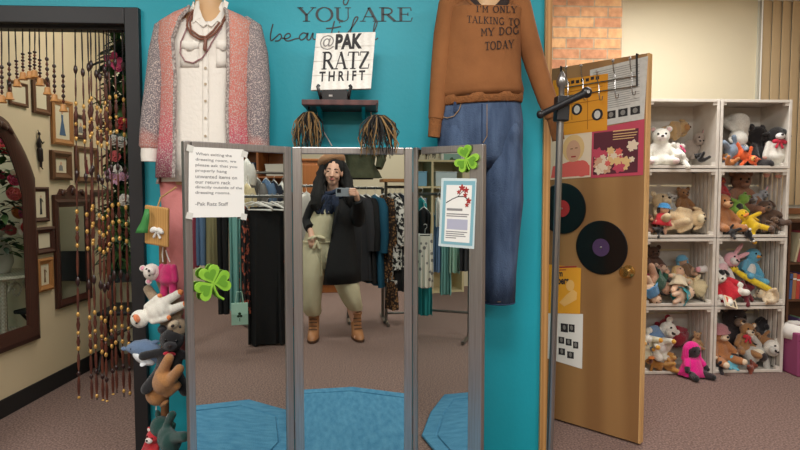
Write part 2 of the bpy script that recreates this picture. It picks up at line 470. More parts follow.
framed('framed_picture', 'small dark frame high behind the long bead strands', (74, 115, 84, 139), .03, .02, m_dkwood, 'bust', m_print_g)
framed('framed_picture', 'brown frame with a figure in a maroon dress behind the bead strands', (74, 147, 96, 183), .045, .024, m_mdwood, 'gown', m_print_r)
framed('framed_picture', 'dark frame with a pale blank mat right of the small carved mirror', (90, 190, 112, 226), .05, .024, m_dkwood)

def carved_mirror(name, label, px, border, crest):
    x0, y0, x1, y1 = px
    a = wall_pos(x0, (y0+y1)/2); b = wall_pos(x1, (y0+y1)/2); c = (a+b)/2
    w = (b-a).length; zt = wall_pos((x0+x1)/2, y0).z; zb = wall_pos((x0+x1)/2, y1).z; h = zt-zb
    t = thing(name, label, 'mirror', (c.x+ln.x*.004, c.y+ln.y*.004, (zt+zb)/2), (0, 0, math.degrees(ang)))
    if crest == 'arch':
        # arched top: outline swept around
        hw = w/2; n = 18; arc = .26*h
        def outl(o):
            p = [(-hw+o, -h/2+o)]; 
            p += [(hw-o, -h/2+o)]
            q = []
            for i in range(n+1):
                u = 1-2*i/n; x = (hw-o)*u
                z = h/2-o - arc*(abs(u)**2.2) + (.035*h*cos(u*pi*1.5) if abs(u) > .35 else 0)*(1-abs(u))
                q.append((x, z))
            return p+q
        rs = []
        for (o, d) in ((0, 0), (0, .022), (border*.3, .036), (border*.75, .028), (border, .014), (border, 0)):
            rs.append([V((x, -d, z)) for x, z in outl(o)])
        MB().rings(rs, cap=False).build('carved_frame', m_dkwood, t, smooth=True, angle=30)
        MB().prism(outl(border*.9), (0, 0, 0), (1, 0, 0), (0, 0, 1), (0, -.010, 0)).build('mirror_glass', m_glass, t, smooth=False)
        k = MB()
        for s in (-1, 1):
            k.ell((s*.05, -.036, h/2-border*.55), (.04, .014, .022), rotm(0, s*25, 0)); k.ell((s*.11, -.034, h/2-border*.75), (.035, .012, .016), rotm(0, s*35, 0))
        k.ell((0, -.040, h/2-border*.5), (.024, .018, .03))
        k.build('carving', m_dkwood, t)
    else:
        rect_frame(w, h, border, .03).build('carved_frame', m_dkwood, t, smooth=False)
        MB().box((0, -.005, 0), (w-border, .008, h-border)).build('mirror_glass', m_glass, t, smooth=False)
        k = MB(); z0 = h/2
        k.prism([(-w/2, 0), (w/2, 0), (w/2, .03), (w*.36, .035), (w*.3, .07), (w*.18, .05), (.05, .06), (0, .10), (-.05, .06), (-w*.18, .05), (-w*.3, .07), (-w*.36, .035), (-w/2, .03)], (0, 0, z0), (1, 0, 0), (0, 0, 1), (0, -.022, 0))
        for s in (-1, 1):
            k.ell((s*w*.27, -.024, z0+.045), (.03, .012, .02), rotm(0, s*30, 0))
        k.ell((0, -.024, z0+.055), (.025, .014, .03))
        k.build('crest', m_dkwood, t)
    return t
carved_mirror('wall_mirror', 'tall dark wooden mirror with an arched carved top at the left edge', (-52, 114, 33, 356), .11, 'arch')
carved_mirror('wall_mirror', 'smaller dark carved mirror with a scrolled crest behind the beads', (53, 199, 88, 304), .055, 'crest')

# metal dancer on the wall
p = wall_pos(37.5, 150); sc = (wall_pos(37, 131).z-wall_pos(37, 171).z)
t = thing('wall_ornament', 'dark metal wall ornament of a long slim dancer', 'ornament', (p.x+ln.x*.004, p.y+ln.y*.004, p.z), (0, 0, math.degrees(ang)))
k = MB(); S = sc
k.ell((0, -.01, .40*S), (.03*S, .01, .05*S)); k.cap((0, -.01, .34*S), (0, -.01, .18*S), .016*S, .05*S)
k.cap((0, -.01, .18*S), (.01*S, -.01, .0*S), .05*S, .035*S); k.cap((.01*S, -.01, 0), (.03*S, -.01, -.25*S), .07*S, .06*S)
k.cap((.03*S, -.01, -.25*S), (.02*S, -.01, -.42*S), .03*S, .018*S); k.cap((.05*S, -.01, -.22*S), (.06*S, -.01, -.44*S), .025*S, .014*S)
k.cap((.06*S, -.01, -.44*S), (.1*S, -.01, -.47*S), .016*S, .014*S)
k.tube([(.03*S, -.01, .28*S), (.13*S, -.01, .17*S), (.19*S, -.01, .22*S)], .014*S); k.tube([(-.03*S, -.01, .28*S), (-.10*S, -.01, .15*S), (-.06*S, -.01, .06*S)], .014*S)
k.build('dancer', m_iron, t)
MB().tube([(0, -.008, .42*S), (0, -.004, .5*S)], .008*S).build('hanger', m_iron, t)

# bead curtain ---------------------------------------------------------
m_cord = mat('bead_cord', (30, 20, 20), rough=.6)
m_bead = mat('bead_wood_red', (74, 34, 24), rough=.4, mix=('noise', 18, (100, 52, 34), .4, .65))
m_beadk = mat('bead_wood_dark', (48, 24, 22), rough=.35)
m_gold = mat('bead_gold', (204, 158, 84), rough=.3, metal=.35)
m_tan = mat('bead_tan', (196, 140, 80), rough=.45)
CY = WY+.03
ztop = at(70, 27, CY).z
bc = thing('bead_curtain', 'wooden bead curtain hanging in the black doorway, short strands left and long strands right', 'bead curtain', (at(60, 30, CY).x, CY, 0))
bx = bc.location.x
MB().box((at(30, 30, CY).x-bx, 0, ztop+.0), (at(128, 30, CY).x-at(-68, 30, CY).x, .02, .022)).build('rail', m_black, bc, smooth=False)
def zpx(x, y): return at(x, y, CY).z
def bead_on(mb, p0, d, z0, z1, r, mi, zt, vase=False):
    def P(z): return p0 + d*((zt-z)/-d.z if False else (z-p0.z)/d.z)
    a = P(z0); b = P(z1); ax = (b-a); L = ax.length
    if vase: prof = [(.3, 0), (.75, .12), (.55, .25), (1, .55), (.6, .85), (.35, 1)]
    else: prof = [(.3, 0), (.8, .2), (1, .5), (.8, .8), (.3, 1)]
    mb.tube([a+ax*t for _, t in prof], [r*q for q, _ in prof], n=7, mi=mi)
LONG = [(24+3, 66, 'rod', .0045), (65, 74, 'k', .011), (76, 100, 'rod', .0055), (101, 106, 'g', .009), (106, 122, 'v', .0115), (122, 126, 'g', .009), (126, 137, 'v', .011), (136, 141, 'g', .0095), (142, 170, 'rod', .006), (170, 178, 'k', .011), (178, 209, 'rod', .006),
        (209, 214, 'g', .010), (214, 226, 'v', .011), (226, 231, 'g', .010), (231, 243, 'v', .0115), (243, 248, 'g', .010), (248, 277, 'rod', .0075), (277, 286, 'k', .012), (286, 312, 'rod', .0075), (312, 317, 'g', .010), (317, 331, 'v', .011), (331, 335, 'g', .010), (335, 347, 'v', .011), (346, 351, 'g', .010), (352, 371, 'rod', .0085), (371, 376, 'k', .011), (376, 396, 'rod', .0085), (396, 400, 'g', .009)]
def strand(xt, xb, ybot, prof, jit, bell=False, dy=0.0):
    p0 = at(xt, 27, CY)-V((bx, CY, 0)); p1 = at(xb, ybot, CY)-V((bx, CY, 0)); p0.y += dy; p1.y += dy; d = p1-p0
    mb = MB(); mb2 = mb
    zf = lambda y: at((xt+xb)/2, y, CY).z
    last = p0
    for (a, b, k, r) in prof:
        if a > ybot: break
        za = zf(a+jit if a > 30 else a); zb_ = zf(min(b+jit, ybot))
        if k == 'rod': bead_on(mb, p0, d, za, zb_, r*.85, 0 if b < 70 else 1, 0)
        elif k == 'g': bead_on(mb2, p0, d, za, zb_, r*.85, 3, 0)
        elif k == 'k': bead_on(mb2, p0, d, za, zb_, r*.85, 2, 0)
        elif k == 'v': bead_on(mb2, p0, d, za, zb_, r*.85, 1, 0, True)
    mb.tube([p0, p1], .0026, n=5)
    s = mb.build('strand', [m_cord, m_bead, m_beadk, m_gold], bc)
    if bell:
        q = MB(); e = p1
        q.lathe([(.006, .0), (.012, -.004), (.014, -.022), (.020, -.034), (.019, -.036)], (e.x, e.y, e.z), n=10)
        q.build('bell', m_tan, s)
for xt, xb, yb, j in ((75, 79, 399, 0), (81.5, 92, 399, 3), (87.5, 97, 400, -2), (94, 102, 402, 4), (97.5, 106, 401, 7), (101, 111, 397, -1), (108, 117, 393, -6), (114, 124, 397, -7), (121, 129, 397, -4), (104, 106, 300, 5), (90.5, 93.5, 252, -5)):
    strand(xt, xb, yb, LONG, j, dy=.012*((int(xt)) % 3))
for xt, xb, yb in ((1.5, 2, 95), (8.5, 9.5, 92), (15, 17, 79), (22.5, 23, 72), (29.5, 30, 71), (35, 34.5, 70), (39, 40, 78), (46, 47.5, 87), (53.5, 54.5, 94), (62, 63.5, 104), (-8, -7, 108), (-18, -17, 120)):
    n = 6; y1 = yb; y0 = yb-6*(5 if yb > 80 else 3.2)
    pr = [(27, y0-2, 'rod', .004)] + [(y0+(y1-y0)*i/n, y0+(y1-y0)*(i+.85)/n, 'v' if i % 2 else 'k', .0085 if i % 2 else .0105) for i in range(n)]
    strand(xt, xb, yb, pr, 0, bell=True)

# artificial flower garland inside the right jamb ------------------------
m_leaf = mat('leaf_green', (44, 82, 40), rough=.5, mix=('noise', 14, (74, 110, 52), .35, .65))
m_leafd = mat('leaf_dark', (28, 56, 36), rough=.5)
m_dry = mat('dry_grass', (150, 134, 88), rough=.8)
def leaf(mb, p, d, L, w, mi=0, up=V((0, 0, 1))):
    d = V(d).normalized(); s = d.cross(up); s = s.normalized() if s.length > .05 else V((1, 0, 0)); nn = s.cross(d)
    pr = [(0, .05), (.2, .65), (.45, 1), (.75, .65), (1, .03)]
    rs = []
    for t, q in pr:
        c = V(p)+d*(L*t)-nn*(L*.25*t*t)
        rs.append([c-s*(w*q*.5)+nn*(w*.12*q), c, c+s*(w*q*.5)+nn*(w*.12*q)])
    mb.rings(rs, cap=False, closed=False, mi=mi)
def flower(c, r, mt, parent, kind='rose', face=(0, -1, .1), name='flower'):
    mb = MB(); f = V(face).normalized(); u = f.orthogonal().normalized(); w_ = f.cross(u)
    Rr = Matrix((u, w_, f)).transposed()
    if kind == 'rose':
        for ring, (n, rad_, h, tl) in enumerate(((6, .72, .0, 55), (5, .45, .18, 30), (4, .2, .3, 12))):
            for i in range(n):
                a = 2*pi*(i+ring*.4)/n
                q = Rr @ (Matrix.Rotation(a, 3, 'Z') @ Euler((0, rad(tl), 0)).to_matrix())
                mb.ell(V(c)+Rr @ V((cos(a)*rad_*r*.62, sin(a)*rad_*r*.62, h*r)), (r*.12, r*.42, r*.40), q, n=8, m=6)
    else:
        for i in range(5):
            a = 2*pi*i/5
            q = Rr @ (Matrix.Rotation(a, 3, 'Z') @ Euler((0, rad(-18), 0)).to_matrix())
            mb.ell(V(c)+Rr @ V((cos(a)*r*.55, sin(a)*r*.55, r*.1)), (r*.5, r*.36, r*.06), q, n=10, m=6)
    o = mb.build(name, mt, parent)
    MB().ell(V(c)+f*(r*.35), (r*.13,)*3, n=8, m=6).build('flower_centre', m_gold, o)
    return o
FM = {k: mat('petal_'+k, c, rough=.7, sheen=.2) for k, c in dict(pink=(206, 70, 112), red=(178, 30, 42), white=(226, 222, 212), lilac=(196, 150, 172), orange=(214, 110, 44), rose=(206, 92, 96)).items()}
GY = WY+.28
g0 = at(124, 150, GY)
ga = thing('flower_garland', 'hanging garland of artificial roses and green leaves just inside the black doorframe', 'garland', (g0.x, GY, 0))
def gp(x, y, dy=0): q = at(x, y, GY); return V((q.x-g0.x, dy, q.z))
rnd = random.Random(3)
mb = MB()
for i in range(620):
    y = rnd.uniform(40, 268); x = rnd.gauss(121 if y < 200 else 117, 6.5); p = gp(x, y, rnd.uniform(-.03, .06))
    a = rnd.uniform(0, 2*pi); leaf(mb, p, (cos(a), rnd.uniform(-.7, .2), sin(a)*.8-.2), rnd.uniform(.06, .12), rnd.uniform(.03, .055), mi=0 if rnd.random() < .5 else 1)
mb.build('foliage', [m_leaf, m_leafd], ga)
MB().box((gp(124, 20).x, -.12, at(124, 24, GY).z-g0.z+.0), (.02, .26, .012)).build('hook_bar', m_black, ga, smooth=False)
MB().tube([gp(124, 24), gp(126, 90), gp(122, 180), gp(122, 270)], .006).build('stem', m_leafd, ga)
mb = MB()
for i in range(26):
    a = gp(122+rnd.uniform(-3, 3), 62, 0); b = gp(rnd.uniform(106, 130), rnd.uniform(26, 44), rnd.uniform(-.04, .06)); c_ = (a+b)/2+V((rnd.uniform(-.02, .02), 0, .02))
    mb.tube([a, c_, b], [.003, .004, .001], n=5)
mb.build('dried_grass', m_dry, ga)
for x, y, r, c, k in ((118, 64, .05, 'pink', 'open'), (123, 70, .03, 'pink', 'rose'), (127, 125, .042, 'red', 'rose'), (118, 141, .036, 'white', 'rose'), (126, 143, .038, 'white', 'rose'), (120, 157, .038, 'rose', 'rose'), (115, 174, .036, 'lilac', 'rose'), (122, 170, .034, 'white', 'rose'), (128, 176, .036, 'lilac', 'rose'), (129, 200, .042, 'white', 'rose'), (120, 180, .03, 'lilac', 'open')):
    flower(gp(x, y, -.05), r, FM[c], ga, k)

# white wicker table with an artificial bouquet: seen in the wall mirror
m_wick = mat('white_wicker', (232, 228, 214), rough=.6, mix=('check', 70, (206, 200, 184), .3, .7), bump=(90, .5))
t = thing('wicker_table', 'white wicker table with a scrolled apron reflected in the tall dark mirror', 'table', (-1.36, 4.46, 0))
MB().lathe([(0, .69), (.30, .69), (.315, .705), (.30, .72), (0, .72)], n=24).build('table_top', m_wick, t)
for i in range(4):
    a = pi/4+i*pi/2
    MB().tube([(.25*cos(a), .25*sin(a), .69), (.22*cos(a), .22*sin(a), .3), (.27*cos(a), .27*sin(a), 0)], .022).build('leg', m_wick, t)
for i in range(4):
    a = pi/2*i; mb = MB()
    for s in (-1, 1):
        pts = []
        for j in range(15):
            th = j*.55; r = .075*(1-j/17); pts.append(Matrix.Rotation(a, 3, 'Z') @ V((.2, s*.085+r*cos(th)*s, .60+r*sin(th))))
        mb.tube(pts, .008, n=6)
    mb.build('scroll', m_wick, t)
MB().lathe([(0, .24), (.2, .24), (.2, .26), (0, .26)], n=20).build('lower_shelf', m_wick, t)
t = thing('flower_arrangement', 'big bouquet of orange, red and white artificial flowers reflected in the tall mirror', 'flowers', (-1.36, 4.46, .723))
MB().lathe([(0, 0), (.07, 0), (.1, .08), (.085, .18), (.055, .24), (.065, .27), (.05, .26), (0, .1)]).build('vase', m_paper, t)
mb = MB(); rnd = random.Random(5)
for i in range(330):
    a = rnd.uniform(0, 2*pi); rr = rnd.uniform(.02, .27); z = rnd.uniform(.12, 1.0)
    leaf(mb, (rr*cos(a), rr*sin(a)*.8, z), (cos(a), sin(a), rnd.uniform(-.4, .8)), rnd.uniform(.09, .16), rnd.uniform(.035, .06), mi=i % 2)
mb.build('foliage', [m_leaf, m_leafd], t)
for i in range(40):
    a = rnd.uniform(0, 2*pi); z = rnd.uniform(.1, 1.05); rr = .26
    flower((rr*cos(a), rr*sin(a)*.85, z), rnd.uniform(.05, .075), FM[('white', 'orange', 'red', 'white', 'rose', 'pink')[i % 6]], t, 'rose' if i % 3 else 'open', (cos(a), sin(a), .3))
t = thing('folding_chair', 'black folding chair at the end of the back room behind the long bead strands', 'chair', (-1.80, 4.50, 0), (0, 0, 5))
MB().box((0, 0, .45), (.42, .40, .03)).build('seat', m_black, t, smooth=False, bevel=.01)
mb = MB(); mb.rings([[V((x, .2+.06*(1-(x/.22)**2)+dy, z)) for x in [(-.22+.044*i) for i in range(11)]] + [V((x, .185+.06*(1-(x/.22)**2)+dy, z)) for x in [(.22-.044*i) for i in range(11)]] for z, dy in ((.62, 0), (.70, .02), (.86, .04))])
mb.build('backrest', m_black, t)
for s in (-1, 1):
    MB().tube([(s*.21, .24, .86), (s*.21, .12, .45), (s*.21, -.2, .012)], .012).build('leg', m_black, t)
    MB().tube([(s*.19, -.16, .45), (s*.19, .24, .012)], .012).build('leg', m_black, t)
# ------------------------------------------------------------------ lettering helpers
def _arc(cx, cy, rx, ry, a0, a1, n=14): return [(cx+rx*cos(rad(a0+(a1-a0)*i/n)), cy+ry*sin(rad(a0+(a1-a0)*i/n))) for i in range(n+1)]
TH, TN = 1.0, .38
GL = {
 'Y': (.9, [([(.05, 1), (.44, .46)], TH), ([(.85, 1), (.44, .46)], TN), ([(.44, .48), (.44, 0)], TH), ([(-.06, .98), (.26, .98)], TN), ([(.66, .98), (.98, .98)], TN), ([(.24, .02), (.64, .02)], TN)]),
 'O': (1.0, [(_arc(.48, .5, .42, .5, 0, 360, 28), 'O')]),
 'U': (.95, [([(.16, 1), (.16, .32)]+_arc(.45, .30, .29, .29, 180, 270, 8), TH), (_arc(.45, .30, .29, .29, 270, 360, 8)+[(.74, 1)], TN), ([(-.02, .98), (.34, .98)], TN), ([(.58, .98), (.9, .98)], TN)]),
 'A': (.92, [([(.1, 0), (.44, 1)], TN), ([(.42, 1), (.8, 0)], TH), ([(.2, .34), (.66, .34)], TN), ([(-.04, .02), (.26, .02)], TN), ([(.62, .02), (.98, .02)], TN)]),
 'R': (.88, [([(.16, 1), (.16, 0)], TH), ([(.16, .97)]+_arc(.38, .74, .25, .235, 80, -80, 12)+[(.16, .5)], .62), ([(.40, .5), (.78, .02)], TH), ([(-.02, .98), (.2, .98)], TN), ([(-.02, .02), (.34, .02)], TN), ([(.72, .02), (.92, .02)], TN)]),
 'E': (.78, [([(.16, 1), (.16, 0)], TH), ([(-.02, .98), (.66, .98), (.68, .76)], TN), ([(.16, .52), (.52, .52)], TN), ([(.52, .64), (.52, .40)], TN), ([(-.02, .02), (.68, .02), (.74, .28)], TN)]),
 'T': (.8, [([(.4, 1), (.4, 0)], TH), ([(.02, .76), (.04, .97), (.76, .97), (.78, .76)], TN), ([(.2, .02), (.6, .02)], TN)]),
 'Z': (.78, [([(.06, .76), (.08, .97), (.7, .97)], TN), ([(.66, .97), (.08, .03)], TH), ([(.06, .03), (.7, .03), (.74, .28)], TN)]),
 'I': (.5, [([(.25, 1), (.25, 0)], TH), ([(.02, .97), (.48, .97)], TN), ([(.02, .03), (.48, .03)], TN)]),
 'M': (1.0, [([(.14, 1), (.14, 0)], .7), ([(.14, 1), (.48, .3), (.82, 1)], .7), ([(.82, 1), (.82, 0)], .7), ([(-.02, .03), (.3, .03)], TN), ([(.66, .03), (.98, .03)], TN), ([(-.02, .97), (.16, .97)], TN), ([(.8, .97), (.98, .97)], TN)]),
 'N': (.9, [([(.14, 1), (.14, 0)], .7), ([(.14, 1), (.72, 0)], .9), ([(.72, 1), (.72, 0)], .7), ([(-.02, .97), (.16, .97)], TN), ([(.56, .97), (.88, .97)], TN), ([(-.02, .03), (.3, .03)], TN)]),
 'L': (.75, [([(.18, 1), (.18, 0)], TH), ([(0, .97), (.38, .97)], TN), ([(0, .03), (.64, .03), (.66, .3)], TN)]),
 'K': (.88, [([(.16, 1), (.16, 0)], TH), ([(.7, .97), (.18, .42)], .6), ([(.34, .58), (.74, .02)], .9), ([(0, .97), (.34, .97)], TN), ([(0, .03), (.34, .03)], TN), ([(.6, .97), (.86, .97)], TN), ([(.64, .03), (.9, .03)], TN)]),
 'G': (.9, [(_arc(.46, .5, .38, .48, 40, 330, 20), .8), ([(.8, .42), (.8, .05)], .7), ([(.56, .42), (.9, .42)], TN)]),
 'D': (.9, [([(.16, 1), (.16, 0)], TH), ([(.0, .97), (.36, .97)]+_arc(.36, .5, .4, .47, 90, -90, 14)+[(.0, .03)], .7)]),
 "'": (.3, [([(.15, 1), (.13, .74)], .8)]), ' ': (.5, []),
}
def serif(mb, text, O, U, W, N, weight=.15, d=.0012, gap=.08, warp=None, sx=1.0):
    """serif capitals; U = vector of one cap height to the right, W = one cap height up"""
    x = 0.0
    for ch in text:
        w, st = GL[ch]
        for pts, k in st:
            p = [((x+a*sx), b) for a, b in pts]
            if k == 'O':
                n = len(p); ww = [weight*(.35+.65*abs(cos(2*pi*i/(n-1)))) for i in range(n)]
            else: ww = weight*k
            p = sum([[p[i], ((p[i][0]+p[i+1][0])/2, (p[i][1]+p[i+1][1])/2)] for i in range(len(p)-1)], [])+[p[-1]]
            if k == 'O': ww = sum([[ww[i], (ww[i]+ww[min(i+1, len(ww)-1)])/2] for i in range(len(ww)-1)], [])+[ww[-1]]
            if warp:
                base = len(mb.v); mb.ribbon(p, (0, 0, 0), (1, 0, 0), (0, 1, 0), (0, 0, 1), ww, d)
                for i in range(base, len(mb.v)): mb.v[i] = tuple(warp(*mb.v[i]))
            else: mb.ribbon(p, O, U, W, N, ww, d)
        x += (w+gap)*sx
    return x
def textlen(t, gap=.08): return sum(GL[c][0]+gap for c in t)-gap
def font_mesh(body, bold=0.0, align='LEFT', spacing=1.0):
    cu = bpy.data.curves.new('lettering', 'FONT'); cu.body = body; cu.size = 1; cu.offset = bold; cu.align_x = align; cu.space_line = spacing; cu.resolution_u = 3
    o = bpy.data.objects.new('lettering', cu); COL.objects.link(o)
    bpy.context.view_layer.update()
    me = bpy.data.meshes.new_from_object(o.evaluated_get(bpy.context.evaluated_depsgraph_get()))
    mb = MB().add([v.co[:] for v in me.vertices], [tuple(p.vertices) for p in me.polygons])
    bpy.data.objects.remove(o); bpy.data.curves.remove(cu); bpy.data.meshes.remove(me)
    return mb
def font_fit(body, O, U, W, bold=0.0, N=None, align='LEFT', spacing=1.0):
    """built-in sans text stretched to fill the parallelogram O,U,W"""
    mb = font_mesh(body, bold, align, spacing); O = V(O); U = V(U); W = V(W)
    xs = [p[0] for p in mb.v]; ys = [p[1] for p in mb.v]; x0, x1, y0, y1 = min(xs), max(xs), min(ys), max(ys)
    mb.v = [tuple(O+U*((p[0]-x0)/(x1-x0))+W*((p[1]-y0)/(y1-y0))) for p in mb.v]
    return mb

m_ink = mat('black_vinyl', (28, 44, 48), rough=.5)
# big wall lettering: two things
NW = V((0, -1, 0)); LY = WY-.0005
t = thing('wall_lettering', 'black capital letters YOU ARE on the teal wall above the white sign', 'lettering', at(356, 15, LY))
o = t.location
for word, x0, x1 in (('YOU', 298.5, 352), ('ARE', 360.5, 413)):
    mb = MB(); a = at(x0, 21.5, LY); b = at(x1, 21.5, LY); h = at(x0, 7.5, LY)-a
    k = textlen(word, .04); U = (b-a)/(k)
    serif(mb, word, a-o, U, V((0, 0, h.length)), NW, weight=.15, gap=.04)
    mb.build('word', m_ink, t, smooth=False)
t = thing('wall_lettering', 'thin black handwritten word beautiful passing behind the white sign', 'lettering', at(330, 34, LY-.0003))
o = t.location
def pxs(lines, w, dst, par, name, Y=LY-.0003):
    mb = MB()
    for ln_ in lines:
        # smooth the polyline (Catmull-Rom)
        P = [V(p) for p in ln_]; Q = []
        for i in range(len(P)-1):
            p0, p1, p2, p3 = P[max(i-1, 0)], P[i], P[i+1], P[min(i+2, len(P)-1)]
            for s in range(5):
                u = s/5; Q.append(.5*((2*p1)+(p2-p0)*u+(2*p0-5*p1+4*p2-p3)*u*u+(3*p1-p0-3*p2+p3)*u**3))
        Q.append(P[-1])
        R3 = [at(q.x, q.y, Y)-o for q in Q]
        mb.ribbon([(r.x, r.z) for r in R3], (0, R3[0].y, 0), (1, 0, 0), (0, 0, 1), (0, -1, 0), w, .001)
    return mb.build(name, m_ink, par, smooth=False)
pxs([[(273, 24), (271, 32), (270.5, 39), (272, 40.5), (276, 37), (280, 34), (281.5, 37), (279, 40.5), (275, 41)],
     [(281.5, 38), (287, 38.5), (290.5, 36), (289, 33.5), (285.5, 35), (284.5, 39), (288, 41), (295, 39), (300, 38)],
     [(307, 34), (303, 33), (299.5, 36.5), (301, 40), (305, 38), (308, 33), (307, 39), (310, 39.5), (313, 33), (313, 38.5), (317, 39), (320, 33.5), (319.5, 39), (324, 38)],
     [(334.5, 21), (332, 31), (331, 40), (335, 40)], [(326, 28.5), (333, 28), (341, 26.5)], [(339, 31), (338, 39), (343, 38), (350, 30), (357, 20), (357.5, 17), (354.5, 18.5), (351.5, 28), (348, 42)],
     [(339.2, 23), (340, 22.4)], [(358, 33), (358, 39), (364, 38), (366, 33), (366, 39), (371, 37), (376, 27), (377, 21.5), (374.5, 24), (373.5, 34), (375, 39.5), (378, 38)]], .0062, o, t, 'script_word')
t = thing('wall_lettering', 'thin black tail of a handwritten letter at the top edge over YOU ARE', 'lettering', at(345, 0, LY))
o = t.location
pxs([[(340, -26), (339, -16), (343, -10), (348, -16), (351, -26), (350, -8), (347.5, 3), (344.5, 4.5), (343.5, 1), (347, -5), (355, -12)]], .0062, o, t, 'script_letter')

# ------------------------------------------------------------------ corner shelf with the shop sign
m_shelf = mat('shelf_brown', (92, 54, 50), rough=.45, mix=('wave', 5, (74, 42, 40), .2, .8, (1, 8, 8)))
SY = 2.58
s0 = at(301.5, 102, SY); s1 = at(378.5, 102.5, SY)
shz = s0.z
sh = thing('wall_shelf', 'short brown wooden wall shelf carrying the white sign', 'shelf', ((s0.x+s1.x)/2, (SY+WY)/2, shz))
sw = s1.x-s0.x
MB().prism([(-sw/2, -.11), (sw/2, -.11), (sw/2*.97, .108), (-sw/2*.97, .108)], (0, 0, -.012), (1, 0, 0), (0, 1, 0), (0, 0, .024)).build('board', m_shelf, sh, smooth=False, bevel=.003)
for s in (-1, 1):
    MB().prism([(.105, -.012), (-.06, -.012), (.085, -.05), (.105, -.16)], (s*sw*.30-.008, 0, 0), (0, 1, 0), (0, 0, 1), (.016, 0, 0)).build('bracket', m_teal, sh, smooth=False)
shtop = shz+.012
# easel
m_ez = mat('black_lacquer', (20, 18, 20), rough=.3)
ez = thing('display_easel', 'small black easel with curled front hooks on the wall shelf', 'easel', (at(335, 95, 2.63).x, 2.64, shtop))
ex = ez.location.x; k = .00445
MB().prism([(-.068, 0), (.068, 0), (.066, .035), (.05, .048), (-.05, .048), (-.066, .035)], (0, -.028, 0), (1, 0, 0), (0, 0, 1), (0, .012, 0)).build('base_plate', m_ez, ez, smooth=False, bevel=.002)
for s in (-1, 1):
    MB().tube([(s*.062, .05, .004), (s*.062, -.03, .012), (s*.064, -.052, .02), (s*.068, -.058, .040), (s*.073, -.052, .056), (s*.067, -.049, .064)], .0075).build('hook', m_ez, ez)
MB().tube([(0, -.02, .04), (0, .09, .004)], .006).build('back_leg', m_ez, ez)
MB().box((-.018, -.0285, .022), (.016, .002, .008)).build('maker_plate', m_alu, ez, smooth=False)
# sign board
m_board = mat('white_painted_board', (238, 236, 228), rough=.6, mix=('wave', 3, (228, 225, 216), .3, .8, (3, 3, 30)))
m_sg = mat('sign_ink_dark', (40, 38, 40), rough=.7); m_sgl = mat('sign_ink_grey', (128, 124, 122), rough=.7)
YB, YT = 2.618, 2.668
sBL = at(310.9, 90.3, YB); sBR = at(370.8, 88.6, YB-.004); sTL = at(316.5, 33.2, YT)
t = thing('sign_board', 'white board sign lettered at pak ratz thrift on a black easel', 'sign', sBL)
U = sBR-sBL; W = sTL-sBL; N = U.cross(W).normalized()
if N.y > 0: N = -N
mb = MB()
for i in range(4):
    mb.prism([(0, i/4+.004), (1, i/4+.004), (1, (i+1)/4-.004), (0, (i+1)/4-.004)], (0, 0, 0), U, W, -N*.010)
mb.prism([(.01, .002), (.99, .002), (.99, .998), (.01, .998)], -N*.004, U, W, -N*.008)
mb.build('board', m_board, t, smooth=False)
# px -> board coordinates
TLp, BRp, BLp = V((316.4, 33)), V((371, 88.7)), V((310.7, 90.5))
ua = BRp-BLp; wa = TLp-BLp; det = ua.x*wa.y-ua.y*wa.x
def sg(x, y):
    q = V((x, y))-BLp; return V(((q.x*wa.y-q.y*wa.x)/det, (ua.x*q.y-ua.y*q.x)/det))
def zs(x, y): return sg(300+x/5.62, 25+y/5.62)
def spt(q, h=.0008): return U*q.x+W*q.y+N*h
q0, q1, q2 = zs(197, 139), zs(352, 132), zs(204, 50)
font_fit('PAK', spt(q0), spt(q1)-spt(q0), spt(q2)-spt(q0), bold=.045).build('lettering', m_sg, t, smooth=False)
q0, q1, q2 = zs(110, 142), zs(192, 138), zs(114, 58)
font_fit('@', spt(q0), spt(q1)-spt(q0), spt(q2)-spt(q0)).build('lettering', m_sgl, t, smooth=False)
mb = MB(); q0, q1, q2 = zs(122, 251), zs(392, 246), zs(128, 153)
k = textlen('RATZ', .02)
serif(mb, 'RATZ', spt(q0), (spt(q1)-spt(q0))/k, spt(q2)-spt(q0), N, weight=.17, gap=.02, d=.0005); mb.build('lettering', m_sg, t, smooth=False)
q0, q1, q2 = zs(106, 320), zs(366, 311), zs(109, 264)
font_fit('T H R I F T', spt(q0), spt(q1)-spt(q0), spt(q2)-spt(q0), bold=.03).build('lettering', m_sg, t, smooth=False)
# raffia bundles hanging at the two shelf ends, and two white cords
m_raf = mat('raffia', (138, 108, 66), rough=.8); m_rafd = mat('raffia_dark', (30, 28, 26), rough=.7)
def raffia(label, xt, yt, x0, x1, yb, seed, Yf):
    c = at(xt, yt, Yf); t = thing('raffia_bundle', label, 'raffia', c, group=None); r = random.Random(seed)
    mbs = [MB(), MB()]
    for i in range(120):
        e = at(r.uniform(x0, x1), yb+r.uniform(-14, 4), Yf)-c; e.y = r.uniform(-.045, .05)
        m = V((e.x*.8+r.uniform(-.02, .02), e.y*1.2, e.z*.35)); q = V((e.x*1.05+r.uniform(-.012, .012), e.y, e.z*.75))
        mbs[0 if i % 5 < 2 else 1].tube([V((r.uniform(-.012, .012), r.uniform(-.01, .01), .0)), m*.5+V((0, 0, .012)), m, q, e], [.0022, .0025, .0025, .0022, .0010], n=5)
    mbs[0].build('tan_strands', m_raf, t); mbs[1].build('black_strands', m_rafd, t)
    MB().tube([(0, 0, .012), (0, .02, .05)], .004).build('hanging_loop', m_rafd, t)
raffia('black and tan raffia bundle hanging off the left end of the wall shelf', 309, 112, 294, 321, 147, 1, 2.63)
raffia('black and tan raffia bundle off the right shelf end, draping over the mirror', 377, 115, 360, 397, 152, 2, 2.40)
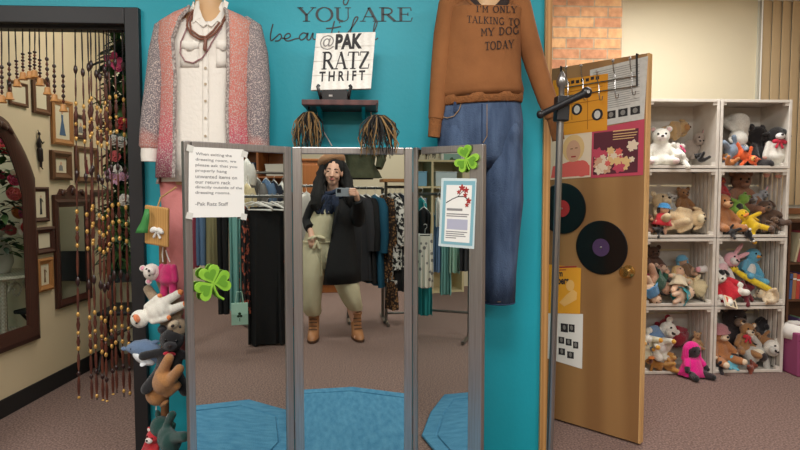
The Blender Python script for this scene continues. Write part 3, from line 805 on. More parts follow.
for lab, xa, ya, xb, yb in (('white cord slanting down the wall under the left end of the shelf', 318, 122, 332, 146), ('white cord slanting down the wall under the right end of the shelf', 371, 122, 363, 146)):
    a = at(xa, ya, WY-.008); b = at(xb, yb, WY-.008); t = thing('cord', lab, 'cord', a)
    m = (b-a)*.5; MB().tube([V((0, 0, .06)), V((0, 0, 0)), m, b-a], .003, n=6).build('cord_line', m_paper, t)

# ------------------------------------------------------------------ outfit 1: mannequin with cardigan
def oval(c, rx, ry, n=28, a0=0, a1=360, fold=0, k=0, ph=0):
    full = abs(a1-a0) >= 359.9; m = n if full else n+1; out = []
    for i in range(m):
        a = rad(a0+(a1-a0)*i/n); f = 1+fold*sin(k*a+ph)
        out.append(V((c[0]+rx*cos(a)*f, c[1]+ry*sin(a)*f, c[2])))
    return out
MY = 2.655; KX = MY/FOC
m1 = thing('mannequin', 'hanging mannequin in a pink and grey cardigan over a white shirt', 'mannequin', at(208, 60, MY))
o1 = m1.location
def q1(x, y, dy=0.0): p = at(x, y, MY)-o1; return V((p.x, dy, p.z))
def hw(px): return px*KX
m_man = mat('mannequin_skin', (206, 166, 122), rough=.5)
MB().box(q1(209, 40, (WY-MY)/2+.02), (.03, WY-MY-.044, .03)).build('wall_hook', m_black, m1, smooth=False)
m_shirt = cloth('shirt_white', (232, 226, 216))
mb = MB(); mb.rings([oval(q1(x, y, dy), hw(a), b) for x, y, a, b, dy in ((209, -12, 12, .050, .0), (209, -4, 12.5, .052, 0), (209, 6, 13, .055, 0), (209, 13, 17, .062, 0), (209, 19, 28, .07, 0), (208, 27, 40, .085, 0), (207, 60, 38, .09, 0), (207, 110, 33, .085, 0), (207, 160, 40, .09, 0), (207, 185, 36, .08, 0))])
mb.build('body', m_man, m1)
mb = MB()
rows = [(209, 3, 14.2, .060), (209, 9, 16, .068), (209, 14, 20, .075), (209, 19, 31, .085), (208, 26, 42, .10), (207, 45, 42, .108), (207, 80, 39, .104), (206, 115, 38, .10), (206, 150, 41, .105), (206, 182, 42, .105)]
srs = [oval(q1(x, y), hw(a), b, n=64, fold=.006 if y > 40 else 0, k=9, ph=y*.05) for x, y, a, b in rows]
for ring, dr, b_ in zip(srs, (21, 16, 12, 8, 3), [r[3] for r in rows]):
    for p in ring:
        f_ = max(0.0, (-p.y/b_-.35)/.65); p.z -= hw(dr)*f_**1.3; p.y *= 1.0
mb.rings(srs, cap=False)
sh1 = mb.build('shirt', m_shirt, m1, solid=.004)
def front1(x, y, off=.004):
    """point on the shirt front"""
    for (xa, ya, aa, ba), (xb, yb, ab, bb) in zip(rows, rows[1:]):
        if ya <= y <= yb:
            t_ = (y-ya)/(yb-ya); cx = xa+(xb-xa)*t_; A = aa+(ab-aa)*t_; B = ba+(bb-ba)*t_
            D = -B
            for _ in range(5):
                p = at(x, y, MY+D)-o1; u = max(-.98, min(.98, (p.x-q1(cx, y).x)/hw(A))); D = -B*sqrt(1-u*u)-off
            return at(x, y, MY+D)-o1
    return at(x, y, MY-.1)-o1
mb = MB(); mb.rings([[front1(x, y, .0045) for x in (202.5, 204.5, 206.5, 208.5)] for y in [24+6*i for i in range(26)]], closed=False, cap=False)
mb.build('placket', m_shirt, sh1, solid=.003)
for y in (52, 68, 84, 101, 118, 136):
    p = front1(205.5, y, .008); MB().lathe([(0, 0), (.0055, 0), (.0055, .0025), (.003, .003), (0, .002)], p, rotm(90, 0, 0), n=10).build('button', mat('button_horn', (176, 158, 132), rough=.3), sh1)
for xa, xb in ((180, 199), (216, 230)):
    mb = MB(); mb.rings([[front1(x, y, .004) for x in [xa+(xb-xa)*i/5 for i in range(6)]] for y in (42, 46, 52, 60, 67)], closed=False, cap=False); mb.build('pocket', m_shirt, sh1, solid=.003)
    mb = MB(); mb.rings([[front1(x, y+(3 if (y > 45 and abs(i-2.5) < 1) else 0), .008) for i, x in enumerate([xa+(xb-xa)*i/5 for i in range(6)])] for y in (41, 44, 48)], closed=False, cap=False); mb.build('pocket_flap', m_shirt, sh1, solid=.003)
for s, pts in ((-1, ((199, 1), (199.5, 9), (202.5, 17), (207, 24.5), (203, 27), (195.5, 21), (193, 23), (194, 12), (196.5, 2))), (1, ((224, 0), (222, 9), (216, 18), (207.6, 24.5), (211.5, 27), (217.5, 21), (220.5, 23), (226, 12), (228.5, 3)))):
    mb = MB(); p = [front1(x, max(y, 3.2), .014)+V((0, 0, hw(max(0, 3.2-y)))) for x, y in pts]
    mb.add(p, [(0, 1, 7, 8), (1, 2, 6, 7), (2, 3, 4, 5), (2, 5, 6)]); mb.build('collar', m_shirt, sh1, solid=.006, smooth=False)
# cardigan: yarn colour changes from coral to magenta down the body
def knit(name, stops):
    m = bpy.data.materials.new(name); m.use_nodes = True; nt = m.node_tree; b = nt.nodes['Principled BSDF']; b.inputs['Roughness'].default_value = .95
    tc = nt.nodes.new('ShaderNodeTexCoord'); sp = nt.nodes.new('ShaderNodeSeparateXYZ'); nt.links.new(tc.outputs['Object'], sp.inputs[0])
    n1 = nt.nodes.new('ShaderNodeTexNoise'); n1.inputs['Scale'].default_value = 9; nt.links.new(tc.outputs['Object'], n1.inputs['Vector'])
    ad = nt.nodes.new('ShaderNodeMath'); ad.operation = 'MULTIPLY_ADD'; ad.inputs[1].default_value = .16; nt.links.new(n1.outputs['Fac'], ad.inputs[0]); nt.links.new(sp.outputs['Z'], ad.inputs[2])
    mr = nt.nodes.new('ShaderNodeMapRange'); mr.inputs['From Min'].default_value = stops[0][0]; mr.inputs['From Max'].default_value = stops[-1][0]; nt.links.new(ad.outputs[0], mr.inputs['Value'])
    r = nt.nodes.new('ShaderNodeValToRGB'); nt.links.new(mr.outputs[0], r.inputs[0])
    z0, z1 = stops[0][0], stops[-1][0]
    r.color_ramp.elements[0].position = 0; r.color_ramp.elements[0].color = lin(stops[0][1]); r.color_ramp.elements[1].position = 1; r.color_ramp.elements[1].color = lin(stops[-1][1])
    for z, c in stops[1:-1]:
        e = r.color_ramp.elements.new((z-z0)/(z1-z0)); e.color = lin(c)
    n2 = nt.nodes.new('ShaderNodeTexNoise'); n2.inputs['Scale'].default_value = 210; n2.inputs['Detail'].default_value = 2; nt.links.new(tc.outputs['Object'], n2.inputs['Vector'])
    r2 = nt.nodes.new('ShaderNodeValToRGB'); r2.color_ramp.elements[0].position = .5; r2.color_ramp.elements[0].color = (0, 0, 0, 1); r2.color_ramp.elements[1].position = .62; r2.color_ramp.elements[1].color = (1, 1, 1, 1); nt.links.new(n2.outputs['Fac'], r2.inputs[0])
    mx = nt.nodes.new('ShaderNodeMixRGB'); nt.links.new(r2.outputs[0], mx.inputs[0]); nt.links.new(r.outputs[0], mx.inputs[1]); mx.inputs[2]  .default_value = lin((206, 188, 180)); nt.links.new(mx.outputs[0], b.inputs['Base Color'])
    bp = nt.nodes.new('ShaderNodeBump'); bp.inputs['Strength'].default_value = .7; bp.inputs['Distance'].default_value = .01; nt.links.new(n2.outputs['Fac'], bp.inputs['Height']); nt.links.new(bp.outputs[0], b.inputs['Normal'])
    return m
zz = lambda y: q1(208, y).z
m_kb = knit('knit_body', [(zz(185), (150, 70, 96)), (zz(140), (170, 84, 110)), (zz(118), (206, 96, 110)), (zz(95), (205, 120, 112)), (zz(10), (214, 138, 120))])
m_ks = knit('knit_sleeve', [(zz(160), (206, 140, 126)), (zz(125), (196, 128, 118)), (zz(115), (120, 112, 116)), (zz(20), (132, 124, 126))])
m_trim = mat('knit_trim_grey', (140, 128, 124), rough=.95, mix=('noise', 120, (196, 186, 178), .45, .6), bump=(150, .6))
rc = [(208, 11, 20, .083, 14, 18), (208, 17, 33, .10, 14, 22), (208, 25, 45, .12, 19, 24), (208, 45, 47, .128, 26, 25), (208, 80, 45, .126, 24, 25), (207, 115, 45, .124, 24, 25), (207, 150, 47, .128, 23, 26), (207, 178, 48, .128, 24, 27)]
rs = []; edgeL = []; edgeR = []
for x, y, a, b, gl, gr in rc:
    al = math.degrees(math.acos(min(1, gl/a))); ar = math.degrees(math.acos(min(1, gr/a)))
    ring = oval(q1(x, y), hw(a), b, n=46, a0=-ar, a1=180+al, fold=.012 if y > 60 else 0, k=11, ph=y*.03)
    rs.append(ring); edgeR.append(ring[0]); edgeL.append(ring[-1])
mb = MB(); mb.rings(rs, cap=False, closed=False)
ca = mb.build('cardigan', m_kb, m1, solid=.010)
for e in (edgeL, edgeR): MB().tube(e, .008, n=6).build('edging', m_trim, ca)
def sleeve(pts, mt, par, name='sleeve'):
    mb = MB(); mb.tube([q1(x, y, dy) for x, y, r, dy in pts], [hw(r) for x, y, r, dy in pts], n=18); return mb.build(name, mt, par)
sleeve(((172, 20, 6, 0), (167, 30, 12, 0), (163, 55, 12.5, -.01), (160, 85, 12, -.02), (157, 110, 11.5, -.03), (155, 130, 11, -.035), (154, 147, 10.5, -.04), (154, 149, 9, -.04)), m_ks, ca)
sleeve(((243, 20, 6, 0), (250, 30, 12, 0), (255, 55, 13, -.01), (258, 85, 12.5, -.02), (259, 110, 11.5, -.025), (259, 130, 11, -.03), (260, 146, 10.5, -.035), (260, 160, 10, -.035)), m_ks, ca)
sleeve(((154, 148, 8.5, -.04), (153, 156, 8, -.04), (153, 162, 7.5, -.04)), m_shirt, sh1, 'cuff')
# lace hem of the cardigan and the pink trousers
mb = MB(); mb.rings([oval(q1(207, y), hw(a), .128, n=60, a0=-25, a1=205, fold=f, k=30) for y, a, f in ((176, 46, 0), (180, 46.5, .015), (184, 47, .03))], cap=False, closed=False); mb.build('hem_lace', m_trim, ca, solid=.004)
m_pink = mat('trousers_pink', (218, 140, 136), rough=.9, mix=('noise', 6, (206, 126, 124), .3, .7), bump=(70, .2))
for i, cx in enumerate((181, 226)):
    mb = MB(); mb.rings([oval(q1(cx, y, .02), hw(a), .075, n=30, fold=.02, k=5, ph=y*.02) for y, a in ((165, 22), (185, 21), (215, 18.5), (250, 17.5), (300, 17), (352, 17))]); mb.build('trouser_leg', m_pink, m1)
# cord necklaces
m_neck = mat('necklace_brown', (122, 76, 58), rough=.5); m_neck2 = mat('necklace_mauve', (150, 110, 112), rough=.5)
def loop_px(pts, off, r, mt, name):
    P = [front1(x, y, off) if y > 9.2 else at(x, y, MY-.072)-o1 for x, y in pts]; return MB().tube(P, r, n=6).build(name, mt, m1)
loop_px(((193, 10), (188, 18), (187, 26), (191, 34), (199, 39), (207, 39), (215, 33), (222, 24), (229, 12)), .016, .0048, m_neck, 'necklace')
loop_px(((194, 12), (190, 22), (191, 30), (199, 36), (206, 37), (213, 31), (220, 22), (228, 14)), .012, .0045, m_neck, 'necklace')
loop_px(((191, 16), (186, 30), (181, 42), (180, 53), (185, 61), (193, 63), (202, 58), (208, 50), (212, 42), (221, 28), (229, 14)), .010, .0030, m_neck2, 'necklace')
MB().cap(front1(205.5, 39, .02), front1(205, 49, .02), .007, .009).build('pendant', m_neck, m1)

# ------------------------------------------------------------------ outfit 2: sweatshirt and jeans
m2 = thing('mannequin', 'hanging mannequin in a rust brown printed sweatshirt and blue jeans', 'mannequin', at(482, 60, MY))
o2 = m2.location
def q2(x, y, dy=0.0): p = at(x, y, MY)-o2; return V((p.x, dy, p.z))
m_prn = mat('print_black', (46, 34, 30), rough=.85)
m_rust = mat('sweatshirt_rust', (144, 92, 50), rough=.92, mix=('noise', 7, (128, 80, 42), .3, .7), bump=(18, .45))
m_rib = mat('sweatshirt_rib', (140, 88, 46), rough=.92, mix=('noise', 40, (124, 78, 40), .35, .7), bump=(140, .6))
MB().rings([oval(q2(x, y, .0), hw(a), b) for x, y, a, b in ((489, -34, 12, .05), (489, -16, 12, .048), (489, -4, 12.5, .046), (488, 9, 14, .046), (486, 26, 26, .06), (482, 50, 34, .085), (481, 95, 36, .085), (481, 125, 38, .08))]).build('body', m_man, m2)
r2 = [(489, -7, 22, .08), (487, -2, 31, .094), (485, 8, 38, .106), (483, 28, 38, .114), (481, 55, 39, .118), (480, 80, 41, .122), (480, 92, 43, .124), (480, 98, 42, .114)]
rs = []
for i, (x, y, a, b) in enumerate(r2):
    ring = oval(q2(x, y), hw(a), b, n=64, fold=.018 if y > 60 else .005, k=9, ph=y*.08)
    if i < 3:
        for p in ring:                                     # neckline dips at the front, rises at the back
            f = (-p.y/b); p.z -= (f*.5+.5)**2*hw((25, 16, 5)[i])-hw((4, 2, 0)[i])*(f < 0)
    rs.append(ring)
def tilt(p): p.z += (p.x-q2(480, 0).x)*.06; return p
mb = MB(); mb.rings([[tilt(p) if k >= 5 else p for p in r] for k, r in enumerate(rs)], cap=False)
sw_ = mb.build('sweatshirt', m_rust, m2, solid=.006)
MB().tube(rs[0], .009, n=8, loop=True).build('neck_rib', m_rib, sw_)
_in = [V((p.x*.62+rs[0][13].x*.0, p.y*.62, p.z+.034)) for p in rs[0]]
mb = MB(); mb.rings([rs[0], _in], cap=False); mb.build('neck_shade', m_prn, sw_)  # black-coloured ring stands in for the shade inside the neck opening
hem = []
for y, a, b in ((96, 42, .116), (100, 42.5, .112), (104, 42, .110), (105, 41, .106)): hem.append([tilt(p) for p in oval(q2(480, y), hw(a), b, n=60, fold=.006, k=30)])
mb = MB(); mb.rings(hem, cap=False); mb.build('hem_rib', m_rib, sw_, solid=.006)
def sl2(pts, mt, par, name): return MB().tube([q2(x, y, dy) for x, y, r, dy in pts], [hw(r) for x, y, r, dy in pts], n=18).build(name, mt, par)
sl2(((458, -6, 7, 0), (450, 6, 12, 0), (445, 35, 11.5, -.005), (441, 70, 10.5, -.02), (437.5, 100, 9, -.03), (435, 120, 7.5, -.035)), m_rust, sw_, 'sleeve')
sl2(((435, 118, 6.8, -.035), (434, 128, 6.4, -.035), (433, 138, 6, -.035)), m_rib, sw_, 'cuff')
sl2(((514, -6, 7, 0), (519, 6, 12, 0), (526, 35, 11.5, -.005), (535, 68, 10.5, -.02), (545, 100, 9.5, -.03), (551, 118, 8, -.035)), m_rust, sw_, 'sleeve')
sl2(((551, 117, 7, -.035), (553.5, 128, 6.6, -.035), (556, 141, 6, -.035)), m_rib, sw_, 'cuff')
def front2(x, y, off=.005):
    for (xa, ya, aa, ba), (xb, yb, ab, bb) in zip(r2, r2[1:]):
        if ya <= y <= yb:
            t_ = (y-ya)/(yb-ya); cx = xa+(xb-xa)*t_; A = aa+(ab-aa)*t_; B = ba+(bb-ba)*t_
            D = -B
            for _ in range(5):
                p = at(x, y, MY+D)-o2; u = max(-.985, min(.985, (p.x-q2(cx, y).x)/hw(A))); D = -B*sqrt(1-u*u)-off
            return at(x, y, MY+D)-o2
    return at(x, y, MY-.12)-o2
for txt, x0, x1, yb, h, sl in (("I'M ONLY", 476, 517, 12, 6.5, .02), ('TALKING TO', 467, 520, 22.5, 7, .06), ('MY DOG', 481, 519, 36, 7.5, -.06), ('TODAY', 485, 514, 50, 8, -.08)):
    k = textlen(txt, .12); u0 = 0.0
    for word in txt.split(' '):
        mb = MB()
        def wp(u, v, d, x0=x0, x1=x1, yb=yb, h=h, sl=sl, k=k, u0=u0):
            x = x0+(x1-x0)*(u+u0)/k; return front2(x, yb-h*v+sl*(x-x0), .0065+d)
        u0 += serif(mb, word, None, None, None, None, weight=.17, d=.0008, gap=.12, warp=wp)+.62
        mb.build('printed_word', m_prn, sw_, smooth=False)
MB().box(q2(484, 40, (WY-MY)/2+.02), (.03, WY-MY-.044, .03)).build('wall_hook', m_black, m2, smooth=False)
# jeans
m_denim = mat('denim_blue', (50, 68, 96), rough=.9, mix=('noise', 5, (82, 102, 132), .35, .75, (5, 5, 1.2)), bump=(160, .45))
m_denimd = mat('denim_dark', (40, 58, 88), rough=.9, bump=(160, .4))
m_stitch = mat('stitch_tan', (150, 120, 84), rough=.8)
jr = [(480, 98, 39, .098), (480, 108, 41, .10), (480, 122, 42.5, .108), (480, 140, 42.5, .108), (480, 156, 42, .106), (480, 168, 36, .07)]
mb = MB(); mb.rings([oval(q2(x, y), hw(a), b, n=44, fold=.006, k=7, ph=y) for x, y, a, b in jr], cap=False)
je = mb.build('jeans', m_denim, m2, solid=.005)
for sx, pts in ((-1, ((460, 122, 19, .085), (460, 140, 20.5, .094), (460, 156, 21.5, .101), (461, 175, 21, .095), (462, 210, 19, .09), (463, 250, 17.5, .085), (464, 300, 16.5, .08))), (1, ((501, 122, 18, .085), (501.5, 140, 19.4, .094), (502, 156, 19.8, .101), (502.5, 175, 19.6, .098), (503.5, 200, 19, .092), (501, 240, 17.5, .086), (499, 272, 16.8, .082), (498, 302, 16.5, .08)))):
    mb = MB(); mb.rings([oval(q2(x, y), hw(a), b, n=36, fold=.012, k=6, ph=y*.05) for x, y, a, b in pts], cap=False)
    lg = mb.build('jeans_leg', m_denim, m2, solid=.005)
    x, y, a, b = pts[-1]
    MB().tube(oval(q2(x, y-3.5), hw(a)*1.01, b*1.01, n=36), .0016, n=5, loop=True).build('hem_stitch', m_stitch, lg)
    MB().tube(oval(q2(x, y-.5), hw(a)*1.005, b*1.005, n=36), .004, n=6, loop=True).build('hem', m_denimd, lg)
def frontj(x, y, off=.004):
    for (xa, ya, aa, ba), (xb, yb, ab, bb) in zip(jr, jr[1:]):
        if ya <= y <= yb:
            t_ = (y-ya)/(yb-ya); A = aa+(ab-aa)*t_; B = ba+(bb-ba)*t_
            u = max(-.97, min(.97, (x-480)/A)); D = -B*sqrt(1-u*u)-off; return at(x, y, MY+D)-o2
    return at(x, y, MY-.1)-o2
for pts in (((440, 116), (447, 118), (454, 116), (459, 110), (461, 104)), ((520, 114), (514, 118), (507, 116), (502, 110), (500, 104))):
    MB().tube([frontj(x, y, .006) for x, y in pts], .0022, n=5).build('pocket_seam', m_stitch, je)
MB().tube([frontj(482, y, .005) for y in (104, 115, 128, 140, 150)], .003, n=5).build('fly_seam', m_denimd, je)
MB().tube([frontj(487, y, .005) for y in (104, 115, 128, 136)]+[frontj(483, 143, .005)], .0015, n=5).build('fly_stitch', m_stitch, je)
for x in (455, 505): MB().box(frontj(x, 107, .006), (.012, .005, .045)).build('belt_loop', m_denimd, je, smooth=False)
# ------------------------------------------------------------------ notices and clovers stuck to the mirror
def quad_frame(c00, c10, c01):
    U = c10-c00; W = c01-c00; N = U.cross(W).normalized()
    if N.dot(c00-CP) > 0: N = -N
    return U, W, N
def flat_thing(name, label, cat, px, P, N0, thick=.0012, m=None, part='sheet', group=None):
    """sheet with pixel corners TL,TR,BR,BL on a plane; returns thing, O, U, W, N in local coordinates"""
    p = [on(x, y, P, N0) for x, y in px]; t = thing(name, label, cat, p[3], group=group)
    U, W, N = quad_frame(p[3], p[2], p[0])
    q = [c-p[3] for c in p]
    mb = MB().add([q[3], q[2], q[1], q[0], q[3]-N*thick, q[2]-N*thick, q[1]-N*thick, q[0]-N*thick], [(0,1,2,3),(7,6,5,4),(0,4,5,1),(1,5,6,2),(2,6,7,3),(3,7,4,0)])
    mb.build(part, m or m_paper, t, smooth=False)
    return t, V((0, 0, 0)), U, W, N
m_txt = mat('print_text_grey', (138, 136, 136), rough=.9)
m_tape = mat('clear_tape', (214, 212, 204), rough=.25)
PL = OL+nL*.012
t, O, U, W, N = flat_thing('notice_paper', 'white printed notice taped to the left wing of the mirror', 'notice', [(189, 146.5), (243.5, 149.5), (244.5, 217), (188.5, 217.5)], PL, nL)
lines = [('When exiting the', .64), ('dressing room, we', .72), ('please ask that you', .74), ('properly hang', .55), ('unwanted items on', .74), ('our return rack', .62), ('directly outside of the', .84), ('dressing rooms.', .62), (None, 0), ('-Pak Ratz Staff', .58)]
for i, (tx, w_) in enumerate(lines):
    if not tx: continue
    y = .875-i*.0785
    font_fit(tx, O+U*.11+W*y+N*.0008, U*(w_), W*(.052), bold=.012).build('text_line', m_txt, t, smooth=False)
for a, b in ((.0, .97), (.97, .94), (.0, .02), (.97, .0)):
    MB().prism([(a-.05, b-.03), (a+.06, b-.05), (a+.08, b+.04), (a-.03, b+.06)], O+N*.0012, U, W, N*.0006).build('tape', m_tape, t, smooth=False)
m_aqua = mat('poster_aqua', (128, 176, 188), rough=.7); m_sleeve = mat('plastic_sleeve', (206, 220, 220), rough=.2)
m_red = mat('blossom_red', (164, 50, 48), rough=.8)
PR = HR+nR*.010
t, O, U, W, N = flat_thing('notice_paper', 'aqua bordered poster with a red blossom branch in a clear sleeve on right mirror wing', 'poster', [(441.5, 178), (476.5, 178.5), (474, 249), (438.5, 246)], PR, nR, m=m_sleeve, part='sleeve')
MB().prism([(.07, .04), (.95, .04), (.95, .96), (.07, .96)], O, U, W, N*.0012).build('border_sheet', m_aqua, t, smooth=False)
MB().prism([(.16, .08), (.87, .08), (.87, .90), (.16, .90)], O+N*.0012, U, W, N*.0008).build('printed_sheet', m_paper, t, smooth=False)
mb = MB()
mb.ribbon([(.17, .64), (.35, .70), (.5, .735), (.66, .74), (.78, .70)], O+N*.002, U, W, N, .014, .0004); mb.ribbon([(.5, .735), (.6, .80), (.7, .83)], O+N*.002, U, W, N, .010, .0004)
mb.ribbon([(.78, .70), (.8, .64)], O+N*.002, U, W, N, .01, .0004)
mb.build('branch', m_print_d, t, smooth=False)
for i, (a, b, r) in enumerate(((.60, .86, .07), (.72, .83, .06), (.70, .76, .05), (.80, .68, .06), (.76, .62, .045), (.52, .80, .045))):
    pts = [(a+r*(1+.35*sin(5*k*2*pi/30))*cos(k*2*pi/30), b+r*.6*(1+.35*sin(5*k*2*pi/30))*sin(k*2*pi/30)) for k in range(30)]
    MB().prism(pts, O+N*(.0024+.0002*i), U, W, N*.0004).build('blossom', m_red, t, smooth=False)
for i, (y, w_, h_) in enumerate(((.53, .44, .035), (.475, .62, .016), (.445, .58, .016), (.22, .6, .014), (.19, .52, .014), (.16, .56, .014), (.13, .3, .014))):
    MB().prism([(.2, y), (.2+w_, y), (.2+w_, y+h_), (.2, y+h_)], O+N*.002, U, W, N*.0003).build('print_bar', m_txt, t, smooth=False)
MB().prism([(.22, .26), (.8, .26), (.8, .41), (.22, .41)], O+N*.002, U, W, N*.0003).build('print_block', mat('print_lilac', (178, 178, 196), rough=.9), t, smooth=False)
m_clov = mat('clover_green', (122, 178, 40), rough=.6, mix=('noise', 30, (150, 200, 64), .3, .7)); m_clovd = mat('clover_inner', (98, 152, 34), rough=.6)
def heart(r, n=24):
    out = []
    for i in range(n):
        a = 2*pi*i/n; out.append((r*.062*(16*sin(a)**3), r*.062*(13*cos(a)-5*cos(2*a)-2*cos(3*a)-cos(4*a))+r*.95))
    return out
def clover(label, cx, cy, rpx, P, n, rot, stem, axes=None):
    c = on(cx, cy, P, n); e = on(cx+rpx, cy, P, n); r = (e-c).length; t = thing('clover_decoration', label, 'decoration', c)
    U = V((e.x-c.x, e.y-c.y, 0)).normalized(); W = V((0, 0, 1)); N = V(n)
    for k in range(3):
        a = rad(axes[k]-90 if axes else rot+120*k); ua = U*cos(a)+W*sin(a); wa = -U*sin(a)+W*cos(a)
        h = heart(r*.62)
        lf = MB().prism(h, (0, 0, 0), ua, wa, N*.010).build('leaf', m_clov, t, smooth=False, bevel=.002)
        MB().prism([(x*.6, (y-r*.5)*.6+r*.5) for x, y in h], N*.010, ua, wa, N*.0015).build('leaf_centre', m_clovd, lf, smooth=False)
    MB().tube([U*sx*r+W*sz*r+N*.005 for sx, sz in stem], r*.07, n=7).build('stem', m_clov, t)
clover('bright green three-leaf clover on the left wing of the mirror', 212.5, 283.5, 16.5, PL, nL, 10, ((0, 0), (.12, -.4), (.3, -.75), (.62, -.98)), (108, 212, 8))
clover('bright green three-leaf clover at the top corner of the right mirror wing', 467, 159, 11.5, PR, nR, 14, ((0, 0), (.05, -.35), (.25, -.85)))

# ------------------------------------------------------------------ soft toys
m_eye = mat('toy_eye', (14, 12, 12), rough=.15); m_nose = mat('toy_nose', (38, 26, 24), rough=.5)
def plush(label, px, py, Y, size, col, kind='bear', rot=(0, 0, 0), pose='sit', muz=None, inner=None, belly=None, head=None, feet=None, bow=None, dress=None, hair=None, nose=None, patch=None, name=None, cat='soft toy', group=None, ctr=None, hat=None, rnd_eye=True, beak=None, pos=None, nod=None, bowk=1.0):
    R = rotm(*rot); c = V((0, -.08, .5)) if ctr is None else V(ctr)
    P = pos if pos is not None else at(px, py, Y)
    s = size*Y/FOC if pos is None else size
    loc = P-(R @ c)*s
    nm = name or {'bear': 'teddy_bear', 'rabbit': 'plush_rabbit', 'dog': 'plush_dog', 'cat': 'plush_cat', 'cow': 'plush_cow', 'duck': 'plush_duck', 'bird': 'plush_bird', 'elephant': 'plush_elephant', 'frog': 'plush_frog', 'monkey': 'plush_monkey', 'doll': 'cloth_doll', 'penguin': 'plush_penguin'}[kind]
    t = thing(nm, label, cat, loc, rot, group, s)
    M0 = plushm(col); mh = plushm(head) if head else M0; mm = plushm(muz) if muz else M0
    b = MB()
    b.ell((0, 0, .30), (.23, .19, .28)); b.ell((0, -.02, .17), (.25, .21, .17))
    if pose == 'sit':
        arms = [((s_*.19, -.04, .50), (s_*.33, -.20, .27), .085, .08) for s_ in (-1, 1)]; legs = [((s_*.14, -.08, .12), (s_*.27, -.46, .10), .12, .10) for s_ in (-1, 1)]
    elif pose == 'hang':
        arms = [((s_*.19, -.03, .50), (s_*.27, -.08, .16), .08, .08) for s_ in (-1, 1)]; legs = [((s_*.12, 0, .10), (s_*.15, -.03, -.28), .115, .10) for s_ in (-1, 1)]
    elif pose == 'sprawl':
        arms = [((s_*.19, -.03, .50), (s_*.46, -.06, .42), .08, .085) for s_ in (-1, 1)]; legs = [((s_*.14, -.02, .12), (s_*.34, -.08, -.20), .115, .105) for s_ in (-1, 1)]
    elif pose == 'four':
        arms = [((s_*.15, -.05, .46), (s_*.17, -.36, .46), .085, .075) for s_ in (-1, 1)]; legs = [((s_*.15, -.05, .12), (s_*.17, -.36, .10), .10, .08) for s_ in (-1, 1)]
    else: arms = legs = []
    for a, e, ra, rb in arms+legs: b.cap(a, e, ra, rb)
    hd = MB() if head else b
    hd.ell((0, -.02, .76), (.225, .20, .21))
    if kind in ('elephant',): hd.tube([(0, -.18, .74), (0, -.32, .66), (0, -.36, .50), (0, -.44, .44)], [.09, .075, .06, .05], n=10)
    bo = b.build('body', M0, t, remesh=.032)
    if head: hd.build('head', mh, t)
    if kind not in ('doll', 'duck', 'bird', 'elephant', 'frog'):
        z = MB().ell((0, -.20, .70), (.12, .11, .09)).build('muzzle', mm, t)
        MB().ell((0, -.305, .735), (.04, .025, .03), n=10, m=6).build('nose', nose and plushm(nose) or m_nose, z)
    if kind in ('duck', 'bird', 'penguin'):
        k = MB()
        if kind == 'duck':
            k.ell((0, -.26, .73), (.11, .13, .035)); k.ell((0, -.25, .70), (.09, .10, .025))
        else: k.lathe([(.06, 0), (.045, .06), (0.005, .14)], (0, -.18, .74), rotm(90, 0, 0), n=10)
        k.build('beak', plushm(beak or (226, 130, 50)), t)
        for s_ in (-1, 1): MB().ell((s_*.25, .0, .36), (.05, .11, .19), rotm(0, s_*-18, 0)).build('wing', M0, t)
    for s_ in (-1, 1):
        ex, ez = (.09, .80) if kind != 'frog' else (.11, .95)
        MB().ell((s_*ex, -.195 if kind != 'frog' else -.12, ez), (.027, .02, .03), n=8, m=6).build('eye', m_eye, t)
        if kind in ('bear', 'monkey'):
            e = MB().ell((s_*(.19 if kind == 'bear' else .24), .0, .93 if kind == 'bear' else .80), (.085, .045, .085)).build('ear', mh, t)
            MB().ell((s_*(.19 if kind == 'bear' else .24), -.035, .925 if kind == 'bear' else .80), (.055, .022, .055), n=10, m=6).build('inner_ear', mm if not inner else plushm(inner), e)
        elif kind == 'rabbit':
            e = MB().ell((s_*.11, .03, 1.13), (.065, .035, .24), rotm(-6, s_*14, 0)).build('ear', mh, t)
            MB().ell((s_*.11, -.002, 1.12), (.038, .015, .18), rotm(-6, s_*14, 0), n=10, m=7).build('inner_ear', plushm(inner or (232, 168, 176)), e)
        elif kind in ('dog', 'cow'):
            MB().ell((s_*.24, -.02, .76), (.05, .07, .15), rotm(0, s_*-18, 0) if kind == 'dog' else rotm(0, s_*-80, 0)).build('ear', plushm(patch) if patch else mh, t)
        elif kind == 'cat':
            MB().lathe([(.075, 0), (.05, .07), (.004, .15)], (s_*.13, 0, .91), rotm(0, s_*16, 0), n=10).build('ear', mh, t)
        elif kind == 'elephant':
            MB().ell((s_*.30, .03, .78), (.16, .035, .17), rotm(0, 0, s_*20)).build('ear', mh, t)
        elif kind == 'frog':
            MB().ell((s_*.11, -.06, .95), (.07, .07, .07)).build('eye_bump', mh, t)
    if kind == 'elephant': pass
    if belly: MB().ell((0, -.085, .30), (.17, .13, .22)).build('belly', plushm(belly), t)
    if patch and kind in ('cow', 'dog'): MB().ell((.10, -.10, .82), (.11, .11, .10)).build('eye_patch', plushm(patch), t)
    if feet:
        for a, e, ra, rb in legs:
            d = (V(e)-V(a)).normalized(); MB().ell(V(e)+d*rb*.55, (rb*.82,)*3, n=10, m=7).build('paw', plushm(feet), t)
        for a, e, ra, rb in arms:
            d = (V(e)-V(a)).normalized(); MB().ell(V(e)+d*rb*.55, (rb*.8,)*3, n=10, m=7).build('paw', plushm(feet), t)
